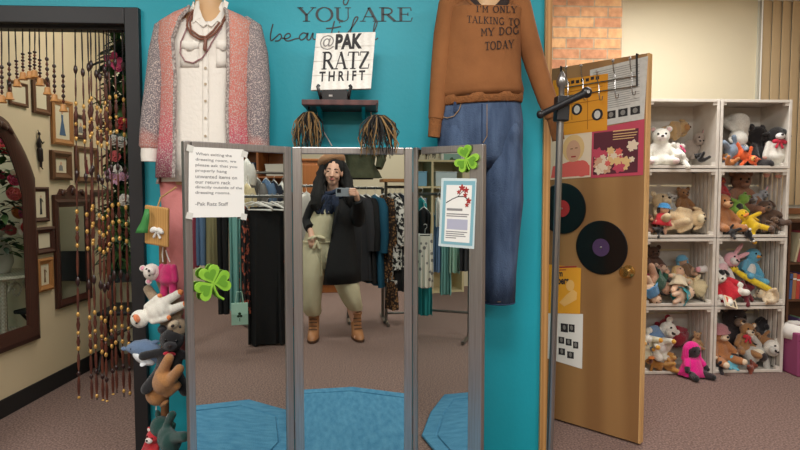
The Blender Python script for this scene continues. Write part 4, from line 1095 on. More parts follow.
    if bow:
        k = MB()
        for s_ in (-1, 1): k.ell((s_*.10, -.20, .56), (.10, .04, .06), rotm(0, s_*15, 0)); k.cap((s_*.02, -.2, .54), (s_*.08, -.22, .40), .025, .035, n=8)
        k.ell((0, -.21, .56), (.04, .04, .04)); k.xf(Matrix.Translation((0, -.20, .55)) @ Matrix.Scale(bowk, 4) @ Matrix.Translation((0, .20, -.55))); k.build('bow', plushm(bow), t)
    if dress:
        k = MB(); k.rings([oval((0, -.01, z), a, a*.86, n=30, fold=f, k=9) for z, a, f in ((.58, .15, 0), (.5, .235, .01), (.36, .27, .03), (.2, .33, .06), (.06, .40, .09))], cap=False); k.build('outfit', plushm(dress), t, solid=.02)
        if arms:
            for a, e, ra, rb in arms: MB().cap(a, V(a)+(V(e)-V(a))*.6, ra*1.2, rb*1.2).build('sleeve', plushm(dress), t)
    if hair:
        k = MB(); k.ell((0, .03, .80), (.245, .21, .225))
        for i in range(9):
            a = rad(-20+220*i/8); k.cap((.2*cos(a), .02+.14*sin(a), .84), (.25*cos(a), .02+.2*sin(a), .50), .06, .045, n=8)
        k.build('hair', plushm(hair), t)
    if hat:
        k = MB(); k.rings([oval((0, -.01, z), a, a*.92, n=24) for z, a in ((.83, .25), (.80, .30), (.84, .25), (.95, .22), (1.02, .12), (1.03, .01))]); k.build('hat', plushm(hat), t)
    if nod:                                                # a head bent away from the body
        Mn = Matrix.Translation(V((0, 0, .56))+V((tuple(nod)+(0, 0, 0))[3:6])) @ Euler(tuple(rad(a) for a in nod[:3])).to_matrix().to_4x4() @ Matrix.Translation((0, 0, -.56))
        for c_ in kids(t):
            if c_.name.split('.')[0] in ('head', 'muzzle', 'ear', 'eye', 'beak', 'hair', 'hat', 'eye_patch'): c_.matrix_local = Mn
    return t

# string of toys hanging left of the mirror
TY = 2.50
p = at(157, 226, TY)
t = thing('wooden_plaque', 'small square wooden plaque with a white bow hanging above the toys', 'plaque', p, (4, 6, -24))
MB().box((0, 0, 0), (.128, .014, .168)).build('board', mat('plaque_wood', (206, 160, 96), rough=.5, mix=('wave', 4, (190, 140, 78), .2, .8, (8, 8, 1))), t, smooth=False, bevel=.012, seg=3)
k = MB()
for s_ in (-1, 1): k.ell((.012+s_*.018, -.014, -.015), (.020, .008, .012), rotm(0, s_*25, 0)); k.cap((.012, -.012, -.018), (.012+s_*.016, -.012, -.045), .004, .006, n=6)
k.ell((.012, -.016, -.015), (.007, .007, .007)); k.build('bow', m_paper, t)
k = MB()
for a, b in ((0, 1), (1, 2)): pass
m_rope = mat('jute_rope', (178, 142, 92), rough=.9, bump=(120, .5))
MB().tube([(0, .004, .08), (0, .02, .12), (.01, .10, .16)], .004).build('hanger', m_rope, t)
t = thing('ribbon', 'green ribbon tail hanging beside the wooden plaque', 'ribbon', at(145, 212, TY-.02))
mb = MB(); ct = V(t.location)
mb.rings([[at(x-w_, y, TY-.02+dy)-ct, at(x+w_, y, TY-.02+dy)-ct] for x, y, w_, dy in ((147, 209, 2, 0), (146.5, 215, 3, -.01), (145, 222, 4, .0), (142.5, 229, 5.5, .01), (141.5, 233, 6, .01))], closed=False, cap=False)
mb.build('ribbon_band', mat('ribbon_green', (66, 140, 72), rough=.6), t, solid=.003)
t = thing('toy_strap', 'tan cloth strap with a rope down the wall holding the hung toys', 'strap', at(164, 250, 2.62))
o_ = V(t.location)
mb = MB(); mb.rings([[at(164-4+dx, y, 2.62)-o_, at(164+4+dx, y, 2.62)-o_] for y, dx in ((244, -1), (300, 0), (360, 1), (420, 1), (470, 1))], closed=False, cap=False)
mb.build('strap', mat('strap_canvas', (134, 92, 58), rough=.9, bump=(80, .4)), t, solid=.005)
MB().tube([at(163, 248, 2.60)-o_, at(160, 262, 2.6)-o_], .003).build('cord', m_rope, t)
for a, b in (((163, 247), (163, 262)), ((166, 250), (170, 262)), ((168, 316), (166, 338)), ((160, 344), (152, 358)), ((165, 360), (163, 372)), ((160, 372), (156, 410)), ((168, 415), (163, 426)), ((168, 414), (172, 425)), ((161, 418), (150, 439))):
    MB().tube([at(a[0], a[1], 2.56)-o_, at((a[0]+b[0])/2-.6, (a[1]+b[1])/2, 2.55)-o_, at(b[0], b[1], 2.55)-o_], .0032, n=6).build('cord', m_paper, t)
MG = (184, 30, 96)
plush('magenta plush bear with a white head dangling under the wooden plaque', 169, 281, TY, 38, MG, 'bear', (0, 0, -20), 'hang', muz=(226, 214, 206), head=(222, 214, 204), inner=(226, 150, 170), nod=(25, -118, 0, -.26, -.04, -.12), ctr=(0, 0, .12))
plush('white plush duck with an orange beak hanging among the toys left of the mirror', 149, 314, 2.46, 42, (232, 226, 212), 'duck', (25, -118, -25), 'hang', feet=(226, 130, 70), beak=(232, 128, 74))
plush('beige and grey teddy bear hanging under the magenta bear', 171, 317, TY, 48, (158, 138, 112), 'bear', (20, 150, 10), 'hang', muz=(196, 178, 150), belly=(188, 170, 142))
plush('black teddy bear with a small red bow hanging beside the blue dolphin', 170, 354, TY-.03, 54, (20, 19, 22), 'bear', (6, 8, 12), 'sprawl', bow=(200, 40, 60), muz=(32, 30, 34), bowk=.55)
plush('tan plush dog with dangling legs hanging below the black bear', 163, 386, TY, 50, (176, 124, 72), 'dog', (15, 140, 160), 'hang', muz=(206, 160, 106))
plush('dark green plush bear near the floor at the end of the toy strap', 168, 433, TY, 50, (14, 62, 56), 'bear', (20, 75, 150), 'sprawl', muz=(30, 84, 74))
plush('red plush bear with white paws, lowest and leftmost on the toy strap', 151, 445, 2.52, 32, (188, 34, 44), 'bear', (0, 10, -20), 'hang', muz=(228, 214, 206), feet=(232, 226, 218))
# dolphin
c = at(149, 356, TY); sc = 38*TY/FOC
t = thing('plush_dolphin', 'slate blue plush dolphin with a white belly hanging left of the black bear', 'soft toy', c, (0, 22, 0), None, sc)
MD_ = plushm((92, 116, 146)); MW_ = plushm((214, 218, 220))
k = MB(); k.tube([(-.64, 0, -.05), (-.56, 0, 0), (-.42, 0, .07), (-.2, 0, .14), (.05, 0, .13), (.3, 0, .05), (.5, 0, -.08), (.6, 0, -.18)], [.02, .10, .19, .25, .24, .17, .09, .03], n=14)
k.build('body', MD_, t)
MB().ell((-.08, -.08, -.06), (.32, .20, .15), rotm(0, 8, 0)).build('belly', MW_, t)
MB().tube([(-.05, 0, .30), (.04, 0, .42), (.14, 0, .48)], [.09, .06, .01], n=10).build('dorsal_fin', MD_, t)
for s_ in (-1, 1):
    MB().ell((.0, s_*.22, -.10), (.08, .18, .03), rotm(s_*-25, 0, 0)).build('flipper', MW_ if s_ < 0 else MD_, t)
    MB().ell((.66, s_*.11, -.22), (.09, .15, .03), rotm(0, 30, s_*20)).build('tail_fluke', MD_, t)
    MB().ell((-.45, s_*.165, .07), (.02, .02, .025), n=8, m=6).build('eye', m_eye, t)
MB().ell((-.66, 0, -.05), (.08, .08, .05)).build('snout', MD_, t)
# ------------------------------------------------------------------ open wooden door with records, posters and a hook rail
dn = V((-dd.y, dd.x, 0))
if dn.dot(CP-dR) < 0: dn = -dn
m_door = mat('door_birch', (164, 124, 78), rough=.42, mix=('wave', 1.1, (146, 107, 66), .15, .85, (1.2, 1.2, .35)), bump=(12, .04))
m_dedge = mat('door_edge_pine', (226, 184, 126), rough=.5, mix=('wave', 5, (210, 164, 106), .2, .8, (4, 4, .4)))
DT = on(647, 53.3, dR, dn).z
Ru = Matrix((dd, dn, V((0, 0, 1)))).transposed()        # local x towards the hinge, y towards the room
door = MB()
dth = .040; dc = dR+dd*(DW/2)-dn*(dth/2)
door.box((0, 0, 0), (DW-.02, dth, DT-.012))
dob = door.build('door_1', m_door, None, smooth=False); dob['kind'] = 'structure'
dob.location = (dc.x, dc.y, (DT+.012)/2); dob.rotation_euler = Ru.to_euler()
def dloc(p): return Ru.transposed() @ (V(p)-V(dob.location))
MB().box((-DW/2+.005, 0, 0), (.010, dth, DT-.012)).build('edge_strip', m_dedge, dob, smooth=False)
m_brass = mat('brass', (196, 158, 92), rough=.25, metal=.9)
kp = dloc(on(629, 271.5, dR, dn))
MB().lathe([(0, 0), (.034, 0), (.034, .006), (.014, .010), (.012, .030), (.028, .042), (.031, .056), (.024, .068), (.0, .070)], kp, rotm(-90, 0, 0), n=20).build('knob', m_brass, dob)
for z in (.25, 1.0, 1.8):
    MB().tube([(DW/2, -.01, z-DT/2-.04), (DW/2, -.01, z-DT/2+.04)], .008).build('hinge', m_brass, dob)
struct('trim_4', MB().box((hinge.x-.02, hinge.y-.02, 1.04), (.06, .06, 2.08)), m_oak, smooth=False)
PD = dR+dn*.0015
def dsheet(name, label, cat, px, m, part='sheet', lay=0):
    return flat_thing(name, label, cat, px, dR+dn*(.0022+.0016*lay), dn, m=m, part=part)
def bars(t, O, U, W, N, rows, m, nm='print_bar'):
    for (a, b, w_, h_) in rows: MB().prism([(a, b), (a+w_, b), (a+w_, b+h_), (a, b+h_)], O+N*.0002, U, W, N*.0004).build(nm, m, t, smooth=False)
m_news = mat('newsprint', (206, 204, 198), rough=.9, mix=('noise', 60, (196, 194, 188), .4, .7)); m_orange = mat('poster_orange', (222, 150, 36), rough=.8); m_orangey = mat('poster_amber', (232, 164, 42), rough=.8)
t, O, U, W, N = dsheet('newspaper_page', 'grey newspaper page with a row of photographs, top right of the open door', 'newspaper', [(590, 70), (648, 56), (644, 119), (590, 128)], m_news)
bars(t, O, U, W, N, [(.06+.0*i, .93-i*.036, .86 if i % 3 else .7, .008) for i in range(19)], m_print_g)
for i in range(4): bars(t, O, U, W, N, [(.10+i*.22, .10, .17, .13)], m_print_d, 'printed_photo'); 
for i in range(4): MB().prism([(.185+i*.22+.045*cos(2*pi*k/12), .165+.045*sin(2*pi*k/12)) for k in range(12)], O+N*.0007, U, W, N*.0003).build('printed_face', m_print_g, t, smooth=False)
t, O, U, W, N = dsheet('poster', 'orange poster with black lettering and two round portraits, upper left on the door', 'poster', [(553, 80.5), (608, 73.5), (607, 130), (553, 136.5)], m_orange, lay=1)
bars(t, O, U, W, N, [(.26+i*.09, .87+(i % 2)*.01, .06, .055) for i in range(7)], m_print_d, 'printed_block')
bars(t, O, U, W, N, [(.22, .74, .7, .012), (.22, .66, .7, .012), (.22, .52, .66, .012), (.36, .25, .012, .45), (.65, .05, .012, .55), (.2, .20, .74, .012)], mat('print_amber_dark', (168, 104, 24), rough=.9))
for a, b in ((.46, .42), (.83, .28)):
    MB().prism([(a+.10*cos(2*pi*k/18), b+.10*sin(2*pi*k/18)) for k in range(18)], O+N*.0006, U, W, N*.0003).build('portrait_disc', m_print_d, t, smooth=False)
    MB().prism([(a+.055*cos(2*pi*k/14), b+.07*sin(2*pi*k/14)) for k in range(14)], O+N*.0010, U, W, N*.0003).build('portrait_face', m_news, t, smooth=False)
# record sleeves
m_rose = mat('sleeve_rose', (192, 70, 92), rough=.5); m_pinkp = mat('print_coral', (216, 96, 88), rough=.6); m_blond = mat('print_blond', (222, 186, 128), rough=.6); m_cr = mat('print_cream', (226, 206, 180), rough=.6); m_gar = mat('print_garnet', (88, 30, 46), rough=.6)
t, O, U, W, N = dsheet('record_sleeve', 'record sleeve with a fair-haired portrait, half behind the chrome post', 'record sleeve', [(549, 136), (592, 130.5), (590.5, 177), (549, 180)], m_cr, lay=0)
def disc(cx, cy, rx, ry, n=20): return [(cx+rx*cos(2*pi*k/n), cy+ry*sin(2*pi*k/n)) for k in range(n)]
for nm, sh_, m_, h_ in (('printed_shirt', [(.05, .04), (.98, .04), (.98, .25), (.85, .36), (.6, .40), (.35, .34), (.1, .3)], m_pinkp, .0002), ('printed_hair', disc(.60, .66, .26, .30), m_blond, .0005), ('printed_face', disc(.60, .60, .17, .24), m_print_s, .0008), ('printed_shoulder', disc(.80, .2, .17, .18), m_pinkp, .0011)):
    MB().prism(sh_, O+N*h_, U, W, N*.0003).build(nm, m_, t, smooth=False)
bars(t, O+N*.001, U, W, N, [(.53, .64, .06, .02), (.64, .65, .06, .02)], m_print_br); bars(t, O+N*.001, U, W, N, [(.55, .46, .11, .03)], m_red)
t, O, U, W, N = dsheet('record_sleeve', 'rose red record sleeve with a crowd of frilly dolls, nearest the door edge', 'record sleeve', [(592, 129.5), (644.5, 119), (643, 175), (591, 178)], m_rose, lay=0)
MB().prism([(.04, .06), (.9, .06), (.9, .92), (.04, .92)], O+N*.0002, U, W, N*.0003).build('printed_ground', m_gar, t, smooth=False)
bars(t, O+N*.0004, U, W, N, [(.42, .90, .42, .022), (.42, .84, .46, .016), (.42, .79, .44, .016), (.42, .74, .40, .016)], m_blond)
rr = random.Random(11)
for i in range(34):
    a = rr.uniform(.1, .8); b = rr.uniform(.14, .60 if a > .3 else .5); r_ = rr.uniform(.05, .11)
    pts = [(a+r_*(1+.2*sin(6*2*pi*k/24))*cos(2*pi*k/24), b+r_*(1+.2*sin(6*2*pi*k/24))*sin(2*pi*k/24)) for k in range(24)]
    MB().prism(pts, O+N*(.0006+.00005*i), U, W, N*.00005).build('printed_doll', (m_cr, m_pinkp, m_print_s, m_blond, m_cr, m_rose)[i % 6], t, smooth=False)
# vinyl records
m_vinyl = mat('vinyl_black', (16, 15, 17), rough=.28, coat=.3)
def record(label, cx, cy, rpx, mlab):
    c = on(cx, cy, dR+dn*.006, dn); r = (on(cx, cy-rpx, dR+dn*.006, dn)-c).length
    t = thing('vinyl_record', label, 'record', c); t.rotation_euler = Ru.to_euler()
    prof = [(.004, -.0005), (.004, .0012), (r*.34, .0012)]
    for i in range(14):
        q = r*(.36+.60*i/14); prof += [(q, .0014), (q+r*.02, .0008)]
    prof += [(r*.985, .0014), (r, .0004), (r, -.0008)]
    MB().lathe(prof, (0, 0, 0), rotm(-90, 0, 0), n=56).build('disc', m_vinyl, t)
    MB().lathe([(.005, .0013), (.005, .0022), (r*.33, .0022), (r*.33, .0013)], (0, 0, 0), rotm(-90, 0, 0), n=32).build('centre_label', mlab, t)
    MB().ell((0, .003, 0), (.006, .003, .006)).build('pin', m_alu, t)
record('black vinyl record with a red label, half hidden by the chrome post', 562, 208.5, 25.5, mat('label_red', (176, 46, 48), rough=.6))
record('black vinyl record with a purple label in the middle of the door', 601, 247.5, 27, mat('label_purple', (72, 48, 88), rough=.6))
# two lower flyers
t, O, U, W, N = dsheet('poster', 'orange flyer with dark lettering ending bers below the records', 'poster', [(546, 264), (581, 268), (580, 314), (546, 313)], m_orangey, lay=1)
font_fit('bers', O+U*.36+W*.58+N*.0004, U*.32, W*.16, bold=.04).build('lettering', m_sg, t, smooth=False)
font_fit('m', O+U*.36+W*.74+N*.0004, U*.14, W*.09, bold=.04).build('lettering', m_sg, t, smooth=False)
bars(t, O, U, W, N, [(.3, .91, .6, .03), (.3, .86, .3, .02)], m_red)
for nm, s_, m_ in (('printed_head', disc(.72, .56, .12, .11), mat('print_peach', (240, 190, 110), rough=.8)), ('printed_arm', [(.4, .22), (.55, .14), (.9, .28), (.92, .42), (.8, .48), (.62, .38)], _M['print_peach'])): MB().prism(s_, O+N*.0004, U, W, N*.0003).build(nm, m_, t, smooth=False)
t, O, U, W, N = dsheet('poster', 'white flyer with small black portraits, lowest on the door', 'poster', [(546, 312), (583, 314), (582, 369), (546, 358)], m_paper, lay=0)
for a, b, w_, h_ in ((.42, .66, .2, .2), (.64, .70, .16, .18), (.36, .40, .16, .16), (.56, .40, .16, .16), (.76, .38, .14, .16), (.36, .16, .18, .16), (.6, .14, .18, .16)):
    MB().prism([(a, b), (a+w_, b+.02), (a+w_, b+h_), (a, b+h_*.9)], O+N*.0003, U, W, N*.0003).build('printed_photo', m_print_d, t, smooth=False)
    MB().prism(disc(a+w_/2, b+h_*.55, .04, .05, 12), O+N*.0007, U, W, N*.0003).build('printed_face', m_print_g, t, smooth=False)
# over-the-door hook rail
m_chrome = mat('chrome_wire', (170, 168, 166), rough=.22, metal=1.0)
def dp(x, y, off): return on(x, y, dR+dn*off, dn)
hk = thing('door_hook_rack', 'chrome over-the-door hook rail with wire hooks on top of the wooden door', 'hook rack', dp(600, 80, .01)); ho = V(hk.location)
for xa, xb in ((636.5, 637), (561, 561)):
    top = V((0, 0, DT+.004))
    a = dp(xa, 60, .004); a2 = V((a.x, a.y, DT+.004)); bk = a2-dn*(.040+.008); 
    MB().tube([bk-V((0, 0, .03))-ho, bk-ho, a2-ho, dp(xb, 86 if xa > 600 else 92, .004)-ho], .0055, n=6).build('strap', m_black, hk)
MB().tube([dp(560, 88.5, .012)-ho, dp(636.5, 76, .012)-ho], .0032).build('rail', m_chrome, hk)
MB().tube([dp(560, 97, .012)-ho, dp(636.5, 86, .012)-ho], .0032).build('rail', m_chrome, hk)
for x, y, y2 in ((566, 68, 96), (581, 66, 95), (597, 72, 95), (613, 61, 93), (630, 59, 90)):
    MB().tube([dp(x, y, .034)-ho, dp(x, y+3, .032)-ho, dp(x+.5, y+9, .014)-ho, dp(x+2, y+14, .012)-ho, dp(x+2, y2, .012)-ho, dp(x+3, y2+5, .024)-ho, dp(x+5, y2+5, .038)-ho, dp(x+5.5, y2+1, .044)-ho], .0026, n=6).build('hook', m_chrome, hk)
    MB().ell(dp(x, y-.4, .035)-ho, (.008,)*3, n=10, m=7).build('hook_tip', m_alu, hk)

# chrome rack post with a black clamp lever in front of the partition end
YP = 2.50
pb = at(549.8, 450, YP); pt = at(560.6, 110, YP); dv = (pt-pb)/(pt.z-pb.z)
base = pb-dv*pb.z
rk = thing('display_stand', 'chrome post with a black clamp and lever before the right end of the teal wall', 'stand', (base.x, base.y, 0)); ro = V(rk.location)
m_post = mat('steel_post', (150, 148, 146), rough=.28, metal=.85)
MB().tube([V((base.x, base.y, .01))-ro, pt-ro], .0150, n=16).build('post', m_post, rk)
m_plk = mat('black_plastic', (24, 24, 27), rough=.4)
cl = at(561.5, 109, YP)-ro
MB().box(cl, (.056, .056, .108), rotm(0, 2, 0)).build('clamp', m_plk, rk, smooth=False, bevel=.006)
a = at(540.5, 114.5, YP-.05)-ro; b = at(586.5, 92.5, YP-.05)-ro
lv = MB(); lv.tube([a, a+(b-a)*.3, a+(b-a)*.6, b], [.014, .013, .014, .017], n=12); lv.ell(b, (.024, .018, .024)); lv.ell(a, (.017, .016, .018)); lv.build('lever', m_plk, rk)
MB().tube([b-V((0, .022, 0)), b+V((0, .03, 0))], .008, n=10).build('lever_bolt', m_post, rk)
k = at(561.5, 95, YP)-ro
MB().lathe([(.012, -.01), (.012, .03), (.020, .04), (.024, .06), (.014, .085), (.006, .1), (.0, .1)], k, n=14).build('finial', m_post, rk)
for i in range(3):
    a_ = rad(90+120*i); MB().tube([(0, 0, .10), (.16*cos(a_), .16*sin(a_), .05), (.26*cos(a_), .26*sin(a_), .012)], .011).build('foot_leg', m_post, rk)
# ------------------------------------------------------------------ white crates full of toys
m_crate = mat('crate_white', (226, 220, 210), rough=.6, mix=('noise', 5, (214, 206, 194), .3, .7, (3, 3, 3)))
YC = atZ(715, 373.5).y                                 # front face of the crates
CD = .34
xl0 = at(644, 290, YC).x; xm = at(715, 290, YC).x; xr = at(786, 290, YC).x
ztopc = at(715, 98.5, YC).z
CW = (xr-xm); CH = ztopc/4
def crate(label, x0, z0, solid=False):
    t = thing('wooden_crate', label, 'crate', (x0+CW/2, YC+CD/2, z0), group=None)
    w, d, h = CW-.006, CD, CH-.004; b = .020
    # front rim and back rim frames
    for y in (-d/2+.006,):
        k = MB()
        k.box((-w/2+b/2, y, h/2), (b, .012, h)); k.box((w/2-b/2, y, h/2), (b, .012, h)); k.box((0, y, b/2+.002), (w-2*b, .012, b)); k.box((0, y, h-b/2-.002), (w-2*b, .012, b))
        k.build('front_rim', m_crate, t, smooth=False, bevel=.002)
    for s in (-1, 1):
        for z in (.028, h-.028):
            MB().box((s*(w/2-b-.012), -d/2+.022, z), (.030, .030, .030)).build('corner_block', m_crate, t, smooth=False, bevel=.002)
        k = MB()
        n = 6
        if solid: k.box((s*(w/2-.006), .006, h/2), (.010, d-.03, h-.004))
        else:
            for i in range(n):
                y = -d/2+.012+(d-.02)*(i+.5)/n; k.box((s*(w/2-.006), y, h/2), (.010, (d-.02)/n-.020, h-.02))
            for z in (.012, h-.012): k.box((s*(w/2-.006), .006, z), (.010, d-.014, .022))
        k.build('slatted_side', m_crate, t, smooth=False)
    k = MB(); k.box((0, .006, .006), (w-.004, d-.016, .010)); k.build('bottom_board', m_crate, t, smooth=False)
    k = MB(); k.box((0, .006, h-.006), (w-.004, d-.016, .010)); k.build('top_board', m_crate, t, smooth=False)
    k = MB()
    for i in range(4): k.box((0, d/2-.006, .05+(h-.1)*i/3), (w-.004, .010, (h-.1)/3-(.0 if solid else .012)))
    k.box((0, d/2-.003, h/2), (.03, .004, h-.02))
    k.build('slatted_back', m_crate, t, smooth=False)
rown = ('bottom', 'third', 'second', 'top'); colname = ('left', 'right')
cwhat = {(3, 0): 'white crate with white bears, top of the left stack', (3, 1): 'white crate with the black bear and cow, top of the right stack', (2, 0): 'white crate with a big cream bear, second from top of the left stack', (2, 1): 'white crate with the yellow-legged frog, second from top of the right stack',
         (1, 0): 'white crate heaped with dressed dolls, second from the floor on the left', (1, 1): 'white crate with the pink rabbit and yellow snake, second from the floor', (0, 0): 'white crate on the carpet with a maroon hat and pink doll', (0, 1): 'white crate on the carpet with the brown bear wearing a red bow'}
for r in range(4):
    for c in range(2): crate(cwhat[(r, c)], (xm-CW if c == 0 else xm), r*CH+.001, solid=(r == 3))
g = 'soft toys in the crates'
def cp(label, px, py, dy, size, col, kind='bear', rot=(0, 0, 0), pose='sit', **k): return plush(label, px, py, YC+dy, size, col, kind, rot, pose, group=g, **k)
WH = (232, 226, 214); CR = (214, 192, 152); TN_ = (186, 148, 100); BR = (128, 84, 52); BK = (26, 24, 26); GY_ = (150, 146, 142)
# top left
cp('white bear with pink paws at the front of the top left crate', 661, 146, .10, 40, WH, 'bear', (0, 0, -18), 'sit', muz=(240, 220, 214), feet=(238, 208, 206), inner=(232, 190, 190))
cp('white plush dog with a pink scarf lying beside the heart-paw bear', 680, 151, .09, 27, WH, 'dog', (-40, 40, 20), 'sprawl', bow=(214, 74, 120), nose=(60, 46, 50))
cp('tan plush dog stretched over the back of the white bears', 680, 129, .20, 30, (190, 158, 110), 'dog', (0, 75, 25), 'hang', muz=(176, 130, 80))
cp('grey plush rabbit curled against the side of the top left crate', 694, 145, .22, 30, (164, 150, 140), 'rabbit', (20, 40, -10), 'hang')
cp('black plush cat with a pink bow in the corner of the top left crate', 700, 157, .07, 15, BK, 'cat', (-60, 30, 10), 'sit', bow=(228, 92, 130))
# top right
cp('big white bear turned bottom up in the top right crate', 737, 132, .19, 42, WH, 'bear', (150, 25, 0), 'sit', feet=(224, 214, 196))
cp('grey-blue plush elephant across the front of the top right crate', 737, 150, .09, 30, (128, 146, 166), 'elephant', (0, 80, 25), 'sprawl')
cp('bright orange plush fox in front of the grey-blue elephant', 748, 157, .05, 22, (226, 92, 36), 'cat', (20, 120, 0), 'sprawl', muz=(236, 170, 90))
cp('rust brown bear lying low in the left corner of the top right crate', 727, 159, .05, 19, (186, 116, 60), 'bear', (-50, 10, 0), 'sit', muz=(224, 180, 120))
cp('big black bear slumped in the top right crate', 760, 147, .18, 46, BK, 'bear', (0, 0, 24), 'sit', muz=(44, 40, 40))
cp('black and white plush cow with a red scarf at the right of the top crate', 777, 144, .07, 38, WH, 'cow', (0, 4, -8), 'hang', head=(30, 28, 30), muz=(236, 226, 222), bow=(190, 34, 60), feet=(226, 168, 150), patch=(24, 22, 24))
# second left
cp('big cream bear leaning back in the second left crate', 664, 210, .16, 42, (206, 184, 146), 'bear', (-25, 12, 10), 'sit', muz=(224, 204, 170))
cp('pale cream plush dog lying along the right of the second left crate', 691, 219, .10, 40, (222, 196, 154), 'dog', (0, 86, 12), 'hang', muz=(232, 212, 176))
cp('brown bear sitting at the back of the second left crate', 684, 200, .25, 26, (146, 104, 66), 'bear', (0, 0, 0), 'sit')
cp('grey-white bear peeping over the cream bear', 670, 203, .22, 20, (190, 188, 182), 'bear', (0, 20, 0), 'sit')
cp('small cloth doll in a red top with a blue cap', 664, 215, .045, 24, (214, 168, 140), 'doll', (0, 6, 0), 'hang', dress=(206, 46, 58), hat=(60, 140, 196), hair=(60, 40, 30))
cp('black plush dog in the left corner of the second crate', 661, 228, .04, 15, BK, 'dog', (-30, 60, 0), 'sprawl', muz=(222, 216, 208))
cp('brown plush monkey half behind the door in the second left crate', 650, 223, .09, 20, (120, 78, 54), 'monkey', (0, 0, 20), 'sit', muz=(198, 160, 120))
# second right
cp('tan plush monkey sitting at the left of the second right crate', 724, 212, .09, 40, (170, 114, 70), 'monkey', (0, 0, 10), 'sit', muz=(206, 158, 112))
cp('red plush bird at the back of the second right crate', 721, 186, .22, 20, (176, 58, 62), 'bird', (0, 10, 0), 'sit')
cp('large brown bear filling the back of the second right crate', 742, 192, .24, 44, (142, 100, 76), 'bear', (0, 0, -8), 'sit')
cp('green plush frog with black stripes on the brown bear', 741, 204, .11, 25, (118, 160, 62), 'frog', (0, 35, 0), 'sprawl', belly=(30, 34, 26), feet=(30, 32, 26))
cp('yellow plush duck with spread legs in front of the frog', 748, 220, .06, 28, (234, 190, 30), 'duck', (-10, -40, 0), 'sprawl', feet=(228, 170, 24), beak=(226, 130, 40))
cp('grey plush rabbit at the back right behind the brown dog', 760, 198, .20, 22, (158, 160, 164), 'rabbit', (0, 50, 0), 'sit')
cp('dark brown shaggy plush dog at the right of the second crate', 769, 214, .10, 32, (84, 62, 48), 'dog', (0, -25, -15), 'sit', muz=(112, 84, 62))
cp('small brown plush dog below the shaggy one', 774, 224, .05, 17, (104, 78, 58), 'dog', (0, 30, 0), 'sprawl')
cp('black and white plush cat hanging over the crate front', 748, 233, .015, 17, BK, 'cat', (-70, 70, 0), 'sprawl', muz=(220, 214, 206), feet=(226, 220, 210))
cp('black plush dog face down on the crate edge under the monkey', 728, 231, .03, 16, (32, 30, 30), 'dog', (-70, -60, 0), 'sprawl')
# third left
cp('cloth doll with blond hair lying among the dresses', 680, 277, .07, 26, (226, 182, 150), 'doll', (-25, 20, 10), 'sprawl', hair=(214, 182, 124), dress=(206, 190, 160))
cp('plush doll in a blue bonnet at the back of the dolls crate', 684, 266, .18, 22, (196, 160, 132), 'doll', (0, -15, 0), 'sit', hat=(92, 158, 190), hair=(92, 158, 190), dress=(116, 90, 66))
cp('cloth doll in a black and green dress lying at the left of the crate', 662, 285, .08, 32, (206, 160, 132), 'doll', (-10, 120, 0), 'sprawl', dress=(46, 92, 72), hair=(34, 30, 32))
cp('cloth doll in a turquoise dress face down at the crate front', 687, 294, .05, 26, (222, 186, 158), 'doll', (-30, 82, 0), 'hang', dress=(34, 158, 170), hair=(226, 216, 196))
cp('cloth doll in a sky blue dress hanging over the front left edge', 654, 295, .02, 24, (214, 180, 150), 'doll', (0, 150, 0), 'hang', dress=(92, 152, 202), hair=(120, 84, 50))
cp('small pink doll at the left edge of the dolls crate', 650, 276, .12, 18, (222, 178, 160), 'doll', (0, 30, 0), 'sit', dress=(214, 62, 122), hair=(150, 108, 70))
cp('brown bear in shade at the back of the dolls crate', 654, 260, .25, 30, (92, 66, 54), 'bear', (0, 0, 0), 'sit')
cp('cream cloth doll with tan hair at the right of the dolls crate', 694, 285, .12, 24, (222, 206, 172), 'doll', (0, -70, 0), 'sprawl', dress=(224, 208, 166), hair=(190, 150, 100))
cp('doll with auburn hair lying at the back left of the dolls crate', 662, 272, .16, 22, (222, 190, 166), 'doll', (-30, 60, 0), 'sprawl', dress=(176, 140, 124), hair=(136, 84, 60))
# third right
cp('pink and white plush rabbit tipped forward in the third right crate', 726, 265, .10, 36, (232, 222, 218), 'rabbit', (-10, 55, -8), 'sprawl', head=(230, 168, 178), feet=(232, 164, 176), belly=(236, 190, 196))
cp('white plush dog with a black ear wearing a red shirt', 724, 284, .06, 36, WH, 'dog', (0, -35, -10), 'sit', patch=(22, 20, 22), dress=(196, 32, 48), muz=(232, 224, 210))
cp('sky blue and white plush bird behind the yellow snake', 752, 264, .16, 36, (92, 166, 196), 'bird', (0, 20, 10), 'sit', belly=(224, 222, 216), beak=(220, 150, 60))
cp('dark burgundy bear lying under the yellow snake', 748, 290, .08, 24, (112, 30, 42), 'bear', (-40, 60, 0), 'sprawl')
cp('cream knitted bear lying at the right of the third crate', 766, 295, .05, 24, (224, 204, 172), 'bear', (-60, -60, 0), 'sit', muz=(232, 216, 190), feet=(210, 186, 150))
t = thing('plush_snake', 'long yellow plush snake stretched across the third right crate', 'soft toy', at(736, 271, YC+.09), group=g); o_ = V(t.location)
MB().tube([at(732, 268, YC+.12)-o_, at(742, 275, YC+.08)-o_, at(755, 282, YC+.06)-o_, at(767, 288, YC+.06)-o_, at(776, 292, YC+.06)-o_], [.012, .022, .024, .022, .008], n=12).build('body', plushm((222, 196, 44)), t)
MB().ell(at(734, 269, YC+.11)-o_, (.03, .03, .024)).build('head', plushm((222, 196, 44)), t)
for s_ in (-1, 1): MB().ell(at(734+s_*1.6, 267, YC+.083)-o_, (.005,)*3, n=8, m=6).build('eye', m_eye, t)
t = thing('picture_book', 'small colourful picture book sticking out of the third right crate', 'book', at(730, 302.5, YC-.03), (-38, 18, 8), group=None)
MB().box((0, 0, 0), (.10, .012, .085)).build('pages', m_paper, t, smooth=False)
